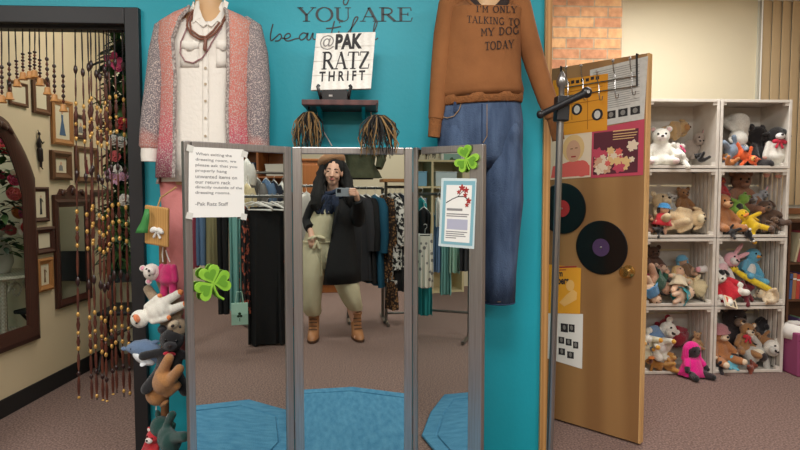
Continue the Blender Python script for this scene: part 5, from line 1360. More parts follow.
MB().box((0, -.0075, 0), (.104, .003, .089)).build('cover', mat('book_cover_cream', (226, 210, 180), rough=.5), t, smooth=False)
for i, c in enumerate(((206, 72, 50), (60, 120, 150), (222, 170, 60), (70, 60, 60))):
    MB().box((-.03+.02*i, -.0095, .012*(-1)**i), (.014, .001, .045)).build('cover_picture', mat('cover_%d' % i, c, rough=.5), t, smooth=False)
# bottom left
cp('white bear in a blue outfit leaning at the left of the bottom left crate', 660, 336, .14, 42, WH, 'bear', (0, 60, 0), 'sit', dress=(112, 146, 186))
cp('maroon bear with its back turned in the bottom left crate', 672, 332, .20, 34, (136, 28, 44), 'bear', (0, 40, 160), 'sit', ctr=(0, 0, .5))
cp('grey brown plush dog at the back right of the bottom left crate', 688, 344, .20, 24, (118, 104, 92), 'dog', (0, -60, 0), 'sprawl')
cp('white plush penguin with yellow feet standing at the crate front', 663, 352, .07, 30, (232, 226, 210), 'penguin', (0, 160, 0), 'sit', feet=(220, 166, 66), belly=(236, 232, 222))
cp('cream plush duck at the left edge of the bottom left crate', 648, 350, .08, 30, (236, 226, 196), 'duck', (0, 170, 0), 'sit', feet=(226, 160, 50))
cp('golden brown plush dog lying in front of the white penguin', 671, 361, .04, 22, (190, 138, 66), 'dog', (-20, 50, 20), 'sit', muz=(212, 170, 104))
cp('brown striped plush cat in the front left corner of the bottom crate', 654, 363, .05, 20, (166, 112, 48), 'cat', (-20, -60, 0), 'sprawl', muz=(110, 60, 44))
cp('bright pink doll sitting before the bottom left crate', 694, 360, -.07, 36, (40, 30, 36), 'doll', (0, 0, 12), 'sit', dress=(230, 24, 136), hair=(230, 24, 136), feet=(24, 22, 24))
cp('small tan bear head behind the pink doll', 697, 340, .12, 17, (186, 146, 104), 'bear', (0, 10, 0), 'sit')
# bottom right
cp('huge dark bear filling the back of the bottom right crate', 736, 331, .22, 54, (44, 34, 34), 'bear', (0, 0, 0), 'sit', muz=(122, 102, 88))
cp('black plush dog at the back right of the bottom right crate', 762, 332, .20, 36, (34, 30, 32), 'dog', (0, 30, 0), 'sit')
cp('tan monkey in a dusty pink hat in the bottom right crate', 721, 344, .08, 40, (178, 118, 72), 'monkey', (0, -4, 14), 'sit', hat=(168, 112, 116), muz=(222, 196, 166), feet=(222, 200, 172))
cp('brown teddy bear with a red bow in the bottom right crate', 746, 338, .12, 34, (158, 114, 70), 'bear', (0, 14, 0), 'sit', muz=(226, 206, 180), bow=(196, 34, 56))
cp('tan bear lying behind the red-bow teddy', 762, 339, .11, 22, (150, 108, 68), 'bear', (-30, -60, 0), 'sprawl')
cp('grey and white striped plush cat lying at the right of the bottom right crate', 763, 352, .07, 40, (186, 184, 176), 'cat', (0, 66, -15), 'sprawl', head=(222, 218, 208), feet=(236, 228, 212), belly=(226, 214, 190))
cp('light blue plush bird on the floor of the bottom right crate', 732, 362, .04, 15, (110, 190, 210), 'bird', (0, 10, 0), 'sit')
cp('black plush cat stretched under the pink-hatted monkey', 721, 364, .05, 18, (30, 28, 34), 'cat', (-60, 80, 0), 'sprawl')
cp('reddish brown plush dog lying at the front edge of the bottom right crate', 753, 367, .02, 17, (128, 58, 36), 'dog', (-40, 76, 0), 'sprawl')

# ------------------------------------------------------------------ bookcase with books and a purple bin
m_bc = mat('bookcase_brown', (104, 70, 46), rough=.5, mix=('wave', 4, (84, 54, 36), .2, .8, (8, 8, 1)))
YK = YC+.06
bx0 = at(786.5, 300, YK).x+.004; bw = .62
zt_ = at(793, 219, YK).z
bc_ = thing('bookcase', 'brown wooden bookcase right of the crates at the picture edge', 'bookcase', (bx0+bw/2, YK+.14, 0))
for s in (-1, 1): MB().box((s*(bw/2-.009), 0, zt_/2), (.018, .27, zt_)).build('side_panel', m_bc, bc_, smooth=False, bevel=.002)
shz_ = [at(793, y, YK).z for y in (262.5, 299.5, 344)]
for z in shz_+[zt_-.01, .05]: MB().box((0, 0, z-.009), (bw-.036, .26, .018)).build('shelf', m_bc, bc_, smooth=False, bevel=.002)
MB().box((0, .13, zt_/2), (bw-.036, .008, zt_-.02)).build('back_panel', m_bc, bc_, smooth=False)
bcol = [(60, 110, 90), (196, 184, 150), (210, 170, 60), (190, 70, 60), (70, 100, 150), (222, 214, 196), (120, 160, 120), (150, 60, 70), (90, 70, 110), (230, 200, 110), (60, 60, 70), (176, 120, 80)]
bname = ['dark green', 'buff', 'mustard', 'brick red', 'blue', 'ivory', 'sage green', 'wine red', 'violet', 'pale yellow', 'charcoal', 'tan']
rk_ = random.Random(21)
for si, z in enumerate(shz_):
    x = bx0+.022; i = 0
    lean = 12 if si == 0 else (2 if si == 1 else 16)
    if lean > 3: x += .03
    xend = at(801, 290, YK).x
    while x < xend:
        th = rk_.uniform(.014, .03); h = rk_.uniform(.19, .235) if si == 0 else rk_.uniform(.17, .205); dd_ = rk_.uniform(.13, .17); ci = (i*5+si*4+rk_.randrange(3)) % 12
        bk = thing('book', '%s book, %s from the left end of the %s bookcase shelf' % (bname[ci], ('first', 'second', 'third', 'fourth', 'fifth', 'sixth', 'seventh', 'eighth', 'ninth', 'tenth')[i], ('upper', 'middle', 'lower')[si]), 'book', (x+th/2, YK+.012+dd_/2, z+.001+(th/2*sin(rad(lean)))), (0, lean, 0), 'books in the bookcase')
        mcv = mat('book_%d' % ci, bcol[ci], rough=.5)
        k = MB(); k.box((0, -dd_/2+.001, h/2), (th, .003, h)); k.box((-th/2+.001, 0, h/2), (.002, dd_, h)); k.box((th/2-.001, 0, h/2), (.002, dd_, h)); k.build('cover', mcv, bk, smooth=False)
        MB().box((0, .002, h/2), (th-.005, dd_-.008, h-.006)).build('pages', m_paper, bk, smooth=False)
        MB().box((0, -dd_/2-.0008, h*.78), (th*.96, .001, h*.06)).build('spine_band', m_paper if ci % 2 else m_sg, bk, smooth=False)
        x += th/cos(rad(lean))+.0022; i += 1
bn = at(797, 372, YC-.03)
t = thing('storage_bin', 'purple fabric bin with a white bag folded over its rim at the right edge', 'bin', (at(784.5, 372, YC-.02).x+.15, YC-.02, 0))
m_pur = mat('bin_purple', (120, 34, 84), rough=.7, mix=('voronoi', 16, (150, 70, 112), .05, .12))
hb = at(790, 338, YC-.25).z
k = MB(); k.rings([[V((sx*(.125+.02*z/hb), sy*(.10+.015*z/hb), z)) for sx, sy in ((-1, -1), (1, -1), (1, 1), (-1, 1))] for z in (.0, hb*.5, hb)]); k.build('basket', m_pur, t, smooth=False, bevel=.012, seg=3)
k = MB(); rr_ = random.Random(4)
k.rings([oval((0, 0, z), a*1.0, a*.78, n=36, fold=f, k=7) for z, a, f in ((hb-.06, .155, .02), (hb-.01, .160, .03), (hb+.03, .150, .05), (hb+.045, .13, .08), (hb+.02, .09, .08))], cap=False); k.build('liner_bag', m_paper, t, solid=.004)
# ------------------------------------------------------------------ the shop behind the photographer (seen in the mirror)
m_steel = mat('rack_steel', (120, 118, 114), rough=.35, metal=.8)
m_hang = mat('hanger_white', (228, 226, 220), rough=.4)
m_hangb = mat('hanger_black', (26, 26, 28), rough=.4)
def rdir(pan, x, y):
    a = refl(pan, x, y, s=1.0); b = refl(pan, x, y, s=2.0); d = b-a; d.z = 0; return d.normalized()
def garment(name, label, P, rot, m, L, w, th=.05, kind='top', cat='clothing', sleeves=None, m2=None, flare=1.0, hang=None, group='clothes on the shop rails', ph=0.0, folds=7, legs=False):
    """clothing on a hanger; local x = width, y = thickness, origin at the rail"""
    t = thing(name, label, cat, P, (0, 0, rot), group)
    hg = MB(); hg.tube([(0, 0, -.065), (0, 0, -.03), (.018, 0, -.012), (.016, 0, .012), (0, 0, .018), (-.014, 0, .010)], .0022, n=5)
    if kind in ('top', 'coat', 'dress'):
        hg.tube([(-w*.44, 0, -.125), (-w*.2, 0, -.085), (0, 0, -.062), (w*.2, 0, -.085), (w*.44, 0, -.125)], [.006, .008, .008, .008, .006], n=6)
    else:
        hg.tube([(-w*.46, 0, -.075), (w*.46, 0, -.075)], .005, n=6)
        for s in (-1, 1): hg.box((s*w*.36, 0, -.085), (.02, .018, .035))
    hg.build('hanger', hang or m_hang, t)
    mb = MB(); n = 44
    if kind in ('top', 'coat', 'dress'):
        lv = [(-.070, .10, .5), (-.085, .42, .75), (-.105, .78, .9), (-.135, .98, 1), (-.22, .94, 1.05), (-.22-(L-.2)*.35, .88, 1.05), (-.22-(L-.2)*.7, .94*flare**.5, 1.15), (-L-.02, 1.0*flare, 1.25)]
    else:
        lv = [(-.09, .86, .45), (-.13, .90, .6), (-.09-L*.3, .95*flare**.3, .85), (-.09-L*.65, flare**.7, 1.1), (-.09-L, flare, 1.25)]
    rs = []
    for i, (z, fx, fy) in enumerate(lv):
        f = (i/(len(lv)-1))**1.3; ring = []
        for j in range(n):
            a = 2*pi*j/n; e = .55
            cx = abs(cos(a))**e*(1 if cos(a) >= 0 else -1); sy = sin(a)
            ring.append(V((w/2*fx*cx, (th/2*fy)*sy*(1+.25*f*sin(folds*cx*2.6+ph+i*.25))+th*.28*f*sin(folds*cx*1.7+ph), z+(.008*sin(cx*9+ph) if i == len(lv)-1 else 0))))
        rs.append(ring)
    if not legs: mb.rings(rs); mb.build('fabric', m, t)
    else:
        mb.rings(rs[:2]); mb.build('waistband', m, t)
        for s in (-1, 1):
            q = MB(); q.rings([oval((s*w*.22, 0, z), w*.24*k, th*.5, n=20, fold=.03, k=4, ph=z*9) for z, k in ((-.11, 1), (-.3, 1), (-.09-L*.6, .92), (-.09-L, .9))]); q.build('trouser_leg', m, t)
    if sleeves:
        for s in (-1, 1):
            q = MB(); q.tube([(s*w*.40, 0, -.12), (s*w*.50, -.008, -.2), (s*w*.52, -.02, -.2-sleeves*.5), (s*w*.50, -.015, -.13-sleeves)], [.035, .05, .045, .036], n=12); q.build('sleeve', m2 or m, t)
    if m2 and not sleeves:
        q = MB(); q.rings([[p*1.0+V((0, -.004 if p.y < 0 else .004, -.0)) for p in r] for r in rs[-3:-1]], cap=False); q.build('band', m2, t)
    return t
def rack(label, A, B, zr, board=None, lower=None, foot=.22):
    A = V((A.x, A.y, 0)); B = V((B.x, B.y, 0)); c = (A+B)/2; u = (B-A).normalized(); n = V((-u.y, u.x, 0)); L = (B-A).length
    t = thing('clothes_rack', label, 'clothes rack', c)
    MB().tube([u*(-L/2)+V((0, 0, zr)), u*(L/2)+V((0, 0, zr))], .014, n=10).build('rail', m_steel, t)
    for s in (-1, 1):
        p = u*(s*L/2); MB().tube([p+V((0, 0, .03)), p+V((0, 0, zr+(.05 if board else .0)))], .016, n=8).build('upright', m_steel, t)
        MB().tube([p-n*foot+V((0, 0, .02)), p+n*foot+V((0, 0, .02))], .016, n=8).build('foot', m_steel, t)
    if lower: MB().tube([u*(-L/2)+V((0, 0, lower)), u*(L/2)+V((0, 0, lower))], .012, n=8).build('lower_bar', m_steel, t)
    if board:
        R = Matrix.Rotation(math.atan2(u.y, u.x), 3, 'Z'); MB().box((0, 0, zr+.065), (L+.1, .34, .03), R).build('top_shelf', m_ltwood, t, smooth=False, bevel=.003)
    return t
def cm(name, col, **k): return cloth('cloth_'+name, col, **k)
c_black = cm('black', (20, 20, 22)); c_char = cm('charcoal', (46, 46, 50)); c_navy = cm('navy', (30, 36, 52)); c_teal = cm('teal_blue', (22, 82, 108)); c_tealg = cm('teal', (30, 128, 130))
c_leo = cm('leopard', (150, 108, 66), mix=('voronoi', 38, (44, 30, 24), .28, .5)); c_bw = cm('black_white', (222, 218, 210), mix=('noise', 26, (24, 24, 26), .47, .53)); c_stripe = cm('stripe', (226, 224, 218), mix=('band', 9, (22, 22, 24), .45, .55, (0, 0, 1)))
c_den = cm('denim', (96, 124, 158)); c_kh = cm('khaki', (138, 130, 94)); c_aq = cm('aqua', (122, 176, 170)); c_flo = cm('floral', (40, 36, 38), mix=('noise', 24, (206, 108, 84), .52, .6)); c_white = cm('white', (226, 222, 214)); c_mar = cm('maroon', (96, 26, 44)); c_olive = cm('olive', (60, 64, 44), mix=('noise', 12, (78, 80, 58), .4, .65)); c_pk = cm('rose', (170, 74, 92)); c_dot = cm('dotted', (128, 124, 124), mix=('voronoi', 19, (226, 222, 208), .27, .34)); c_brn = cm('brown', (72, 52, 42)); c_mint = cm('mint', (168, 206, 188)); c_grey = cm('grey', (128, 126, 124))

# rail to her right (middle wing)
ZB = refl('C', 380, 187, Y=-.85).z
A = refl('C', 386, 200, Y=-.85); B = refl('C', 440, 200, Y=-.85); 
rack('steel clothes rail with a wooden top shelf right behind the woman', A, V((A.x+1.25, -.85, 0)), ZB, board=True, lower=.10, foot=.2)
A2 = refl('C', 384, 200, Y=-1.05)
rack('steel clothes rail of dark coats at the left of the wooden-topped rail', V((A2.x-.38, -1.0, 0)), V((A2.x-.02, -1.0, 0)), ZB-.01, foot=.2)
zf = lambda pan, x, y, Y: refl(pan, x, y, Y=Y).z
for i, (nm, lab, x, yb, Yw, m, w, th, kw) in enumerate((
    ('coat', 'dark charcoal coat on the rail nearest the woman', 359, 277, -.98, c_char, .44, .07, dict(sleeves=.5)),
    ('coat', 'black coat hanging between the charcoal and the teal blue coats', 366, 279, -.99, c_black, .44, .07, dict(sleeves=.5)),
    ('coat', 'teal blue coat hanging beside the leopard print top', 375, 282, -.99, c_teal, .46, .07, dict(sleeves=.52)),
    ('blouse', 'leopard print top hanging next to the teal blue coat', 383.5, 280, -.92, c_leo, .42, .06, dict(sleeves=.5)),
    ('blouse', 'black and white patterned top just right of the leopard top', 390, 266, -.86, c_bw, .42, .05, dict(sleeves=.45)),
    ('dress', 'black dress with a white patterned hem on the middle of the rail', 395, 287, -.86, c_black, .42, .06, dict(m2=c_bw)),
    ('jacket', 'dark navy jacket left of its twin at the end of the rail', 400, 268, -.86, c_navy, .44, .07, dict(sleeves=.5)),
    ('jacket', 'dark navy jacket at the right end of the visible rail', 406, 270, -.86, c_navy, .44, .07, dict(sleeves=.5)),
    ('jacket', 'charcoal jacket hidden by the right edge of the middle mirror', 412, 270, -.86, c_char, .44, .07, dict(sleeves=.5)),
    ('skirt', 'leopard print skirt hanging low under the black patterned tops', 392, 300, -.72, c_leo, .20, .05, dict(kind='skirt')))):
    P = refl('C', x, 187, Y=Yw); P.z = ZB if Yw > -.9 else ZB-.01
    if nm == 'skirt': P.z = zf('C', x, 281, Yw)+.08
    L = P.z-zf('C', x, yb, Yw)
    kw.setdefault('kind', 'coat'); garment(nm, lab, P, 66+(i % 3)*5, m, L, w, th, ph=i*1.3, **kw)
# olive jacket on a bust standing on the wooden shelf
P = refl('C', 368, 186, Y=-1.0); P.z = ZB+.081
t = thing('dress_form', 'bust form in an olive green jacket standing on the wooden shelf behind the woman', 'mannequin', (P.x-.085, -.90, P.z-.004)); t.scale = (1.2, 1.1, 1.1)
hpx = .0103
MB().lathe([(.0, 0), (.11, 0), (.11, .012), (.03, .02), (.02, .03), (.0, .03)], n=20).build('base', m_black, t)
mb = MB(); mb.rings([oval((0, 0, z), a, b, n=40, fold=f, k=9) for z, a, b, f in ((.012, .175, .13, .06), (.07, .155, .115, .03), (.14, .12, .09, .01), (.25, .135, .10, 0), (.34, .145, .10, 0), (.39, .12, .085, 0), (.42, .06, .06, 0), (.43, .045, .045, 0))])
jk = mb.build('jacket', c_olive, t)
for s in (-1, 1): MB().tube([(s*.13, 0, .37), (s*.17, .02, .28), (s*.175, .05, .18), (s*.15, .08, .10)], [.035, .045, .04, .03], n=12).build('jacket_sleeve', c_olive, jk)
for s in (-1, 1): MB().prism([(s*.005, .20), (s*.07, .36), (s*.045, .42), (s*.02, .40)], (0, .095, 0), (1, 0, 0), (0, 0, 1), (0, .012, 0)).build('lapel', cm('olive_dark', (56, 60, 40)), jk, smooth=False)
MB().cap((0, 0, .42), (0, 0, .48), .045, .04).build('neck', m_man, t)
# tall wooden wardrobe and white garment at the left of the middle wing
Wb = refl('C', 321, 293, z=0); Wt = refl('C', 321, 161, Y=Wb.y).z
xa = refl('C', 303, 230, Y=Wb.y).x; xb = refl('C', 341, 230, Y=Wb.y).x
t = thing('wardrobe', 'tall orange-brown wooden wardrobe far behind the woman', 'wardrobe', ((xa+xb)/2, Wb.y-.25, 0)); w_ = xb-xa
m_ow = mat('orange_wood', (170, 104, 52), rough=.45, mix=('wave', 3, (146, 84, 40), .2, .8, (6, 6, .6)))
MB().box((0, 0, Wt/2), (w_, .5, Wt)).build('case', m_ow, t, smooth=False, bevel=.005)
MB().box((0, 0, Wt+.015), (w_+.06, .54, .03)).build('cornice', m_ow, t, smooth=False, bevel=.006)
for s in (-1, 1):
    d_ = MB().box((s*w_/4, .255, Wt/2+.03), (w_/2-.02, .018, Wt-.16)).build('door', m_ow, t, smooth=False, bevel=.004)
    MB().ell((s*.03, .272, Wt/2), (.012, .012, .012)).build('knob', m_brass, d_)
P1 = refl('C', 306, 186, Y=-.9); P0 = refl('C', 296, 186, Y=-.9)
rack('steel clothes rail with white and maroon tops left of the woman', V((P0.x-.62, -.9, 0)), V((P1.x+.08, -.9, 0)), P1.z, foot=.2)
for i, (nm, lab, x, yb, m) in enumerate((('blouse', 'long white shirt hanging left of the woman in the middle mirror', 306.5, 242, c_white), ('blouse', 'maroon top at the left edge of the middle mirror', 301.5, 262, c_mar), ('coat', 'black coat at the far left edge of the middle mirror', 297, 285, c_black))):
    P = refl('C', x, 186, Y=-.9); P.z = P1.z; garment(nm, lab, P, 112+4*i, m, P.z-zf('C', x, yb, -.9), .40, .06, kind='coat', sleeves=.45, ph=i)

# left wing: rail with the long black skirt
def gl(nm, lab, pan, x, yt, yb, wpx, s, m, turn=0, **k):
    P = refl(pan, x, yt, s=s); d = rdir(pan, x, yt); Q = P+d*0.0
    A_, B_, n_ = PAN[pan]; dr = ray(x, 192); kk = (V((A_.x, A_.y, CAMZ))-CP).dot(n_)/dr.dot(n_); tot = (kk*dr).length+s
    sc = tot/FOC
    L = (yb-yt)*sc
    return garment(nm, lab, P, math.degrees(math.atan2(d.y, d.x))+90+turn, m, L, wpx*sc, k.pop('th', .07), **k)
s0_, s1_ = 2.95, 2.55
a = refl('L', 186, 197, s=s0_); b = refl('L', 296, 197, s=s1_); zL = a.z
zL = refl('L', 267, 196.5, s=2.62).z
rack('long steel clothes rail with the black skirt, reflected in the left mirror wing', refl('L', 176, 197, s=2.9), refl('L', 299, 197, s=2.62), zL, foot=.24)
LG = (('trousers', 'light blue jeans hanging under the notice in the left mirror wing', 200, 197, 252, 11, c_den, dict(kind='skirt', legs=True, turn=30)),
      ('trousers', 'khaki trousers hanging between the jeans and the black trousers', 210.5, 197, 279, 12, c_kh, dict(kind='skirt', turn=20)),
      ('trousers', 'black trousers hanging left of the aqua dress', 222, 197, 300, 12, c_black, dict(kind='skirt', legs=True, turn=20)),
      ('dress', 'pale aqua dress hanging at the edge of the notice', 234.5, 197, 304, 13, c_aq, dict(kind='dress', turn=15)),
      ('dress', 'dark floral dress with orange blossoms left of the long black skirt', 243.5, 197, 308, 12, c_flo, dict(kind='dress', turn=25)),
      ('skirt', 'long plain black skirt, the widest garment in the left mirror wing', 267, 197, 332, 38, c_black, dict(kind='skirt', flare=1.04, folds=9, hang=m_hang)),
      ('blouse', 'small floral top squeezed against the right frame of the left wing', 290, 197, 262, 12, c_flo, dict(kind='top', turn=20)),
      ('dress', 'rose pink dress at the left edge of the left mirror wing', 191.5, 197, 262, 10, c_pk, dict(kind='dress', turn=25)),
      ('blouse', 'dark brown top low at the left end of the rail', 184, 197, 300, 12, c_brn, dict(kind='dress', turn=25)))
for i, (nm, lab, x, yt, yb, wpx, m, k) in enumerate(LG):
    g_ = gl(nm, lab, 'L', x, yt, yb, wpx, 2.9-(x-176)*.28/123, m, ph=i*.9, **k); g_.location.z = zL
for i, (x, y, tn) in enumerate(((252, 193, 35), (258, 191, 55), (262, 194, 20), (272, 191, 60), (277, 194, 30), (283, 192, 50), (287, 195, 15))):
    P = refl('L', x, y, s=2.68); P.z = zL; d = rdir('L', x, y)
    t = thing('clothes_hanger', 'empty white plastic hanger on the rail above the long black skirt', 'hanger', P, (0, 0, math.degrees(math.atan2(d.y, d.x))+90+tn), 'empty white hangers on the black skirt rail')
    MB().tube([(0, 0, -.05), (0, 0, -.02), (.018, 0, -.004), (.017, 0, .018), (0, 0, .024), (-.014, 0, .016)], .003, n=5).build('hook', m_steel, t)
    MB().tube([(0, 0, -.045), (.1, 0, -.07), (.2, 0, -.10), (.19, 0, -.115), (0, 0, -.112), (-.19, 0, -.115), (-.2, 0, -.10), (-.1, 0, -.07)], .0065, n=6, loop=True).build('bar', m_hang, t)
# pale green tote with a dark clover, hanging in front
P = refl('L', 239.5, 303, s=2.45); d = rdir('L', 239, 303)
t = thing('tote_bag', 'pale green bag with a dark clover print below the aqua dress', 'bag', P, (0, 0, math.degrees(math.atan2(d.y, d.x))+90)); k_ = 5.0/FOC
mb = MB(); mb.rings([[V((sx*7.5*k_, sy*.02*f, z*k_)) for sx, sy in ((-1, -1), (1, -1), (1, 1), (-1, 1))] for z, f in ((-20, 1.3), (-10, 1.4), (0, .5))]); mb.build('bag_body', c_mint, t, smooth=False)
for y_ in (-.03, .03):
    k = MB()
    for a_ in (90, 210, 330): k.ell((.012*cos(rad(a_)), y_*.9, -11*k_+.012*sin(rad(a_))), (.012, .002, .012))
    k.box((0, y_*.9, -15*k_), (.005, .003, .03)); k.build('clover_print', m_leafd, t)
MB().tube([(-.03, 0, 0), (-.02, 0, .09), (.02, 0, .09), (.03, 0, 0)], .004, n=6).build('handle', c_mint, t)
# second rail behind, with a jumble of tops, and wooden wall shelves
for i, (nm, lab, x, yt, yb, wpx, s, m) in enumerate((('blouse', 'black and white striped top peeping out right of the notice', 246.5, 152, 182, 9, 3.6, c_stripe), ('blouse', 'grey top on the far rail above the black skirt', 257, 172, 216, 12, 3.7, c_grey), ('blouse', 'denim blue top on the far rail above the black skirt', 266, 172, 216, 12, 3.7, c_den), ('blouse', 'navy top on the far rail above the black skirt', 274, 174, 218, 11, 3.7, c_navy), ('blouse', 'white top on the far rail above the black skirt', 282, 176, 220, 11, 3.7, c_white), ('blouse', 'cream top hanging at the right edge of the notice', 247.5, 176, 215, 8, 3.5, cm('cream', (222, 206, 166))))):
    gl(nm, lab, 'L', x, yt, yb, wpx, s, m, turn=35, ph=i, kind='top', sleeves=.2)
rack('clothes rail of tops behind the long black skirt', refl('L', 240, 174, s=3.62), refl('L', 292, 174, s=3.7), refl('L', 266, 173, s=3.7).z, foot=.2)
SX = 4.6
pa = refl('L', 246, 160, X=SX); pb = refl('L', 296, 160, X=SX); zt_s = refl('L', 270, 147, X=SX).z; zb_s = .0
def shelf_unit(label, c, wid, hgt, rot, cols, rows, m=m_ow):
    t = thing('shelf_unit', label, 'shelf', c, (0, 0, rot))
    for i in range(cols+1): MB().box((-wid/2+wid*i/cols, 0, hgt/2), (.03, .36, hgt)).build('side_panel', m, t, smooth=False)
    for j in range(rows+1): MB().box((0, 0, .015+(hgt-.03)*j/rows), (wid-.03, .35, .025)).build('shelf', m, t, smooth=False)
    MB().box((0, .17, hgt/2), (wid-.03, .01, hgt-.02)).build('back_panel', m, t, smooth=False)
    return t
cy = (pa.y+pb.y)/2; wid = abs(pa.y-pb.y)+.5
shelf_unit('orange-brown wooden shelf unit high behind the clothes in the left mirror wing', (SX+.2, cy, 0), wid, zt_s, -90, 3, 5)
rb = random.Random(9)
bx_ = (('blue plastic basket on the wooden shelves', (90, 112, 140)), ('white carton on the wooden shelves', (224, 220, 208)), ('grey carton on the wooden shelves', (150, 148, 146)), ('straw hat box on the wooden shelves', (196, 160, 104)), ('cream linen pile on the wooden shelves', (222, 210, 180)), ('dark brown box on the wooden shelves', (84, 58, 44)))
for j in range(2):
    for i in range(3):
        lab, c = bx_[j*3+i]; zz_ = .015+(zt_s-.03)*(4-j)/5+.0135; h_ = .14+.07*rb.random()
        t = thing('storage_box', lab+' in the left mirror wing', 'box', (SX+.17, cy-wid/3+wid/3*i+rb.uniform(-.04, .04), zz_), (0, 0, -90))
        mb = MB(); mb.rings([[V((sx*q, sy*q*.7, z)) for sx, sy in ((-1, -1), (1, -1), (1, 1), (-1, 1))] for z, q in ((0, .13), (h_, .145))]); mb.build('box_body', mat('box_%d%d' % (i, j), c, rough=.7), t, smooth=False, bevel=.006)
        MB().box((0, 0, h_+.006), (.30, .21, .012)).build('lid', mat('box_%d%d' % (i, j), c), t, smooth=False, bevel=.003)

# right wing: skirts, aqua clothes, wall decor
sR = 2.9
RGs = (('blouse', 'teal top on a white hanger at the left of the right mirror wing', 421, 190, 236, 12, 2.95, c_tealg, dict(kind='top', turn=20)),
       ('blouse', 'black sleeveless top above the dotted skirt', 424, 200, 240, 14, 2.85, c_black, dict(kind='top', turn=5)),
       ('skirt', 'white skirt with grey dots in the right mirror wing', 425, 226, 277, 17, 2.7, c_dot, dict(kind='skirt')),
       ('skirt', 'teal skirt showing below the dotted skirt', 425, 258, 305, 15, 2.85, c_tealg, dict(kind='skirt')),
       ('scarf', 'black and white striped scarf hanging in the right mirror wing', 438, 190, 224, 6, 2.75, c_stripe, dict(kind='dress')),
       ('trousers', 'denim trousers beside the dotted skirt', 437, 205, 262, 7, 2.85, c_den, dict(kind='skirt', turn=20)),
       ('dress', 'aqua dress half behind the blossom poster', 446, 195, 292, 12, 2.9, c_aq, dict(kind='dress')),
       ('dress', 'mint dress right behind the blossom poster', 455, 195, 270, 12, 2.9, c_mint, dict(kind='dress')),
       ('dress', 'charcoal dress at the right of the right mirror wing', 464, 195, 268, 10, 2.9, c_char, dict(kind='dress', turn=20)))
zR = refl('R', 440, 194, s=2.9).z
for i, (nm, lab, x, yt, yb, wpx, s, m, k) in enumerate(RGs):
    g_ = gl(nm, lab, 'R', x, yt, yb, wpx, s, m, ph=i*.7, **k)
ra = refl('R', 414, 194, s=2.9); rb_ = refl('R', 470, 194, s=2.9)
ra += (ra-rb_)*.3
rack('low clothes rail with the dotted skirt, reflected in the right mirror wing', ra, rb_, zR, lower=.24, foot=.25)
pa = refl('R', 412, 160, X=-4.7); pb = refl('R', 446, 160, X=-4.7)
shelf_unit('cream shelf unit with blue boxes, reflected in the right mirror wing', (-4.75, (pa.y+pb.y)/2, 0), abs(pa.y-pb.y)+.4, refl('R', 430, 160, X=-4.7).z, 90, 2, 5, m=mat('cream_wood', (206, 190, 150), rough=.5))
for j, (c, lab) in enumerate((((120, 170, 196), 'pale blue box on the upper cream shelf'), ((190, 206, 210), 'white-blue box on the cream shelf'), ((60, 100, 130), 'dark blue box on the cream shelf'), ((222, 218, 206), 'white box on the cream shelf'))):
    zt2 = refl('R', 430, 160, X=-4.7).z; zz_ = .015+(zt2-.03)*(4-j//2)/5+.0135; wdt = abs(pa.y-pb.y)+.4
    t = thing('storage_box', lab+' in the right mirror wing', 'box', (-4.72, (pa.y+pb.y)/2+(-1)**j*wdt*.24, zz_), (0, 0, 90))
    MB().box((0, 0, .09), (.3, .22, .18)).build('box_body', mat('rbox_%d' % j, c, rough=.6), t, smooth=False, bevel=.006)
    MB().box((0, 0, .187), (.31, .23, .014)).build('lid', mat('rbox_%d' % j, c), t, smooth=False, bevel=.003)
p = refl('R', 452, 166, X=-4.99)
t = thing('framed_picture', 'white framed picture of a green plant on the far wall in the right wing', 'picture frame', (-4.985, p.y, p.z), (0, 0, 90))
rect_frame(.34, .42, .04, .02).build('moulding', m_paper, t, smooth=False)
MB().box((0, -.006, 0), (.30, .008, .38)).build('mat_board', mat('picture_aqua', (150, 186, 176), rough=.8), t, smooth=False)
k = MB(); 
for a_ in range(5): k.ell((.05*cos(a_*1.25), -.012, .03+.05*sin(a_*1.25)), (.045, .002, .03), rotm(0, a_*70, 0))
k.build('printed_plant', m_leaf, t)
# ------------------------------------------------------------------ the woman taking the photograph (seen in the middle wing)
BYW = -.31                                              # depth of her body
def cv(x, y, Y=BYW): return refl('C', x, y, Y=Y)
px_ = (2.5+2.5+.31)/FOC                                 # metres per pixel at her body
gx = cv(331, 330)
wm = thing('person', 'woman in a tan beret, black coat and cream jumpsuit photographing herself with a phone', 'person', (gx.x, BYW, 0))
wo = V((gx.x, BYW, 0))
def w(x, y, dy=0.0):
    """pixel of the reflection -> her local coordinates; dy>0 is towards the mirror"""
    return cv(x, y, BYW+dy)-wo
def wl(px): return px*px_
m_skin = mat('skin', (232, 184, 158), rough=.45, mix=('noise', 9, (226, 174, 148), .35, .7))
m_lip = mat('lips', (176, 98, 90), rough=.4); m_brow = mat('brow', (40, 28, 24), rough=.8); m_hairw = mat('hair_dark', (13, 10, 9), rough=.8, bump=(50, .5))
m_coat = mat('coat_black', (17, 17, 19), rough=.85, bump=(80, .3)); m_cord2 = mat('jumpsuit_cream', (214, 204, 172), rough=.9, mix=('noise', 6, (202, 192, 158), .3, .7), bump=(26, .35))
m_scarf = mat('scarf_navy', (27, 36, 56), rough=.9, mix=('noise', 16, (40, 50, 74), .35, .65), bump=(70, .5)); m_beret = mat('beret_tan', (186, 140, 104), rough=.95, bump=(150, .4)); m_boot = mat('boot_tan', (182, 126, 82), rough=.5, mix=('noise', 10, (160, 104, 64), .3, .7)); m_sole = mat('boot_sole', (84, 58, 42), rough=.7)
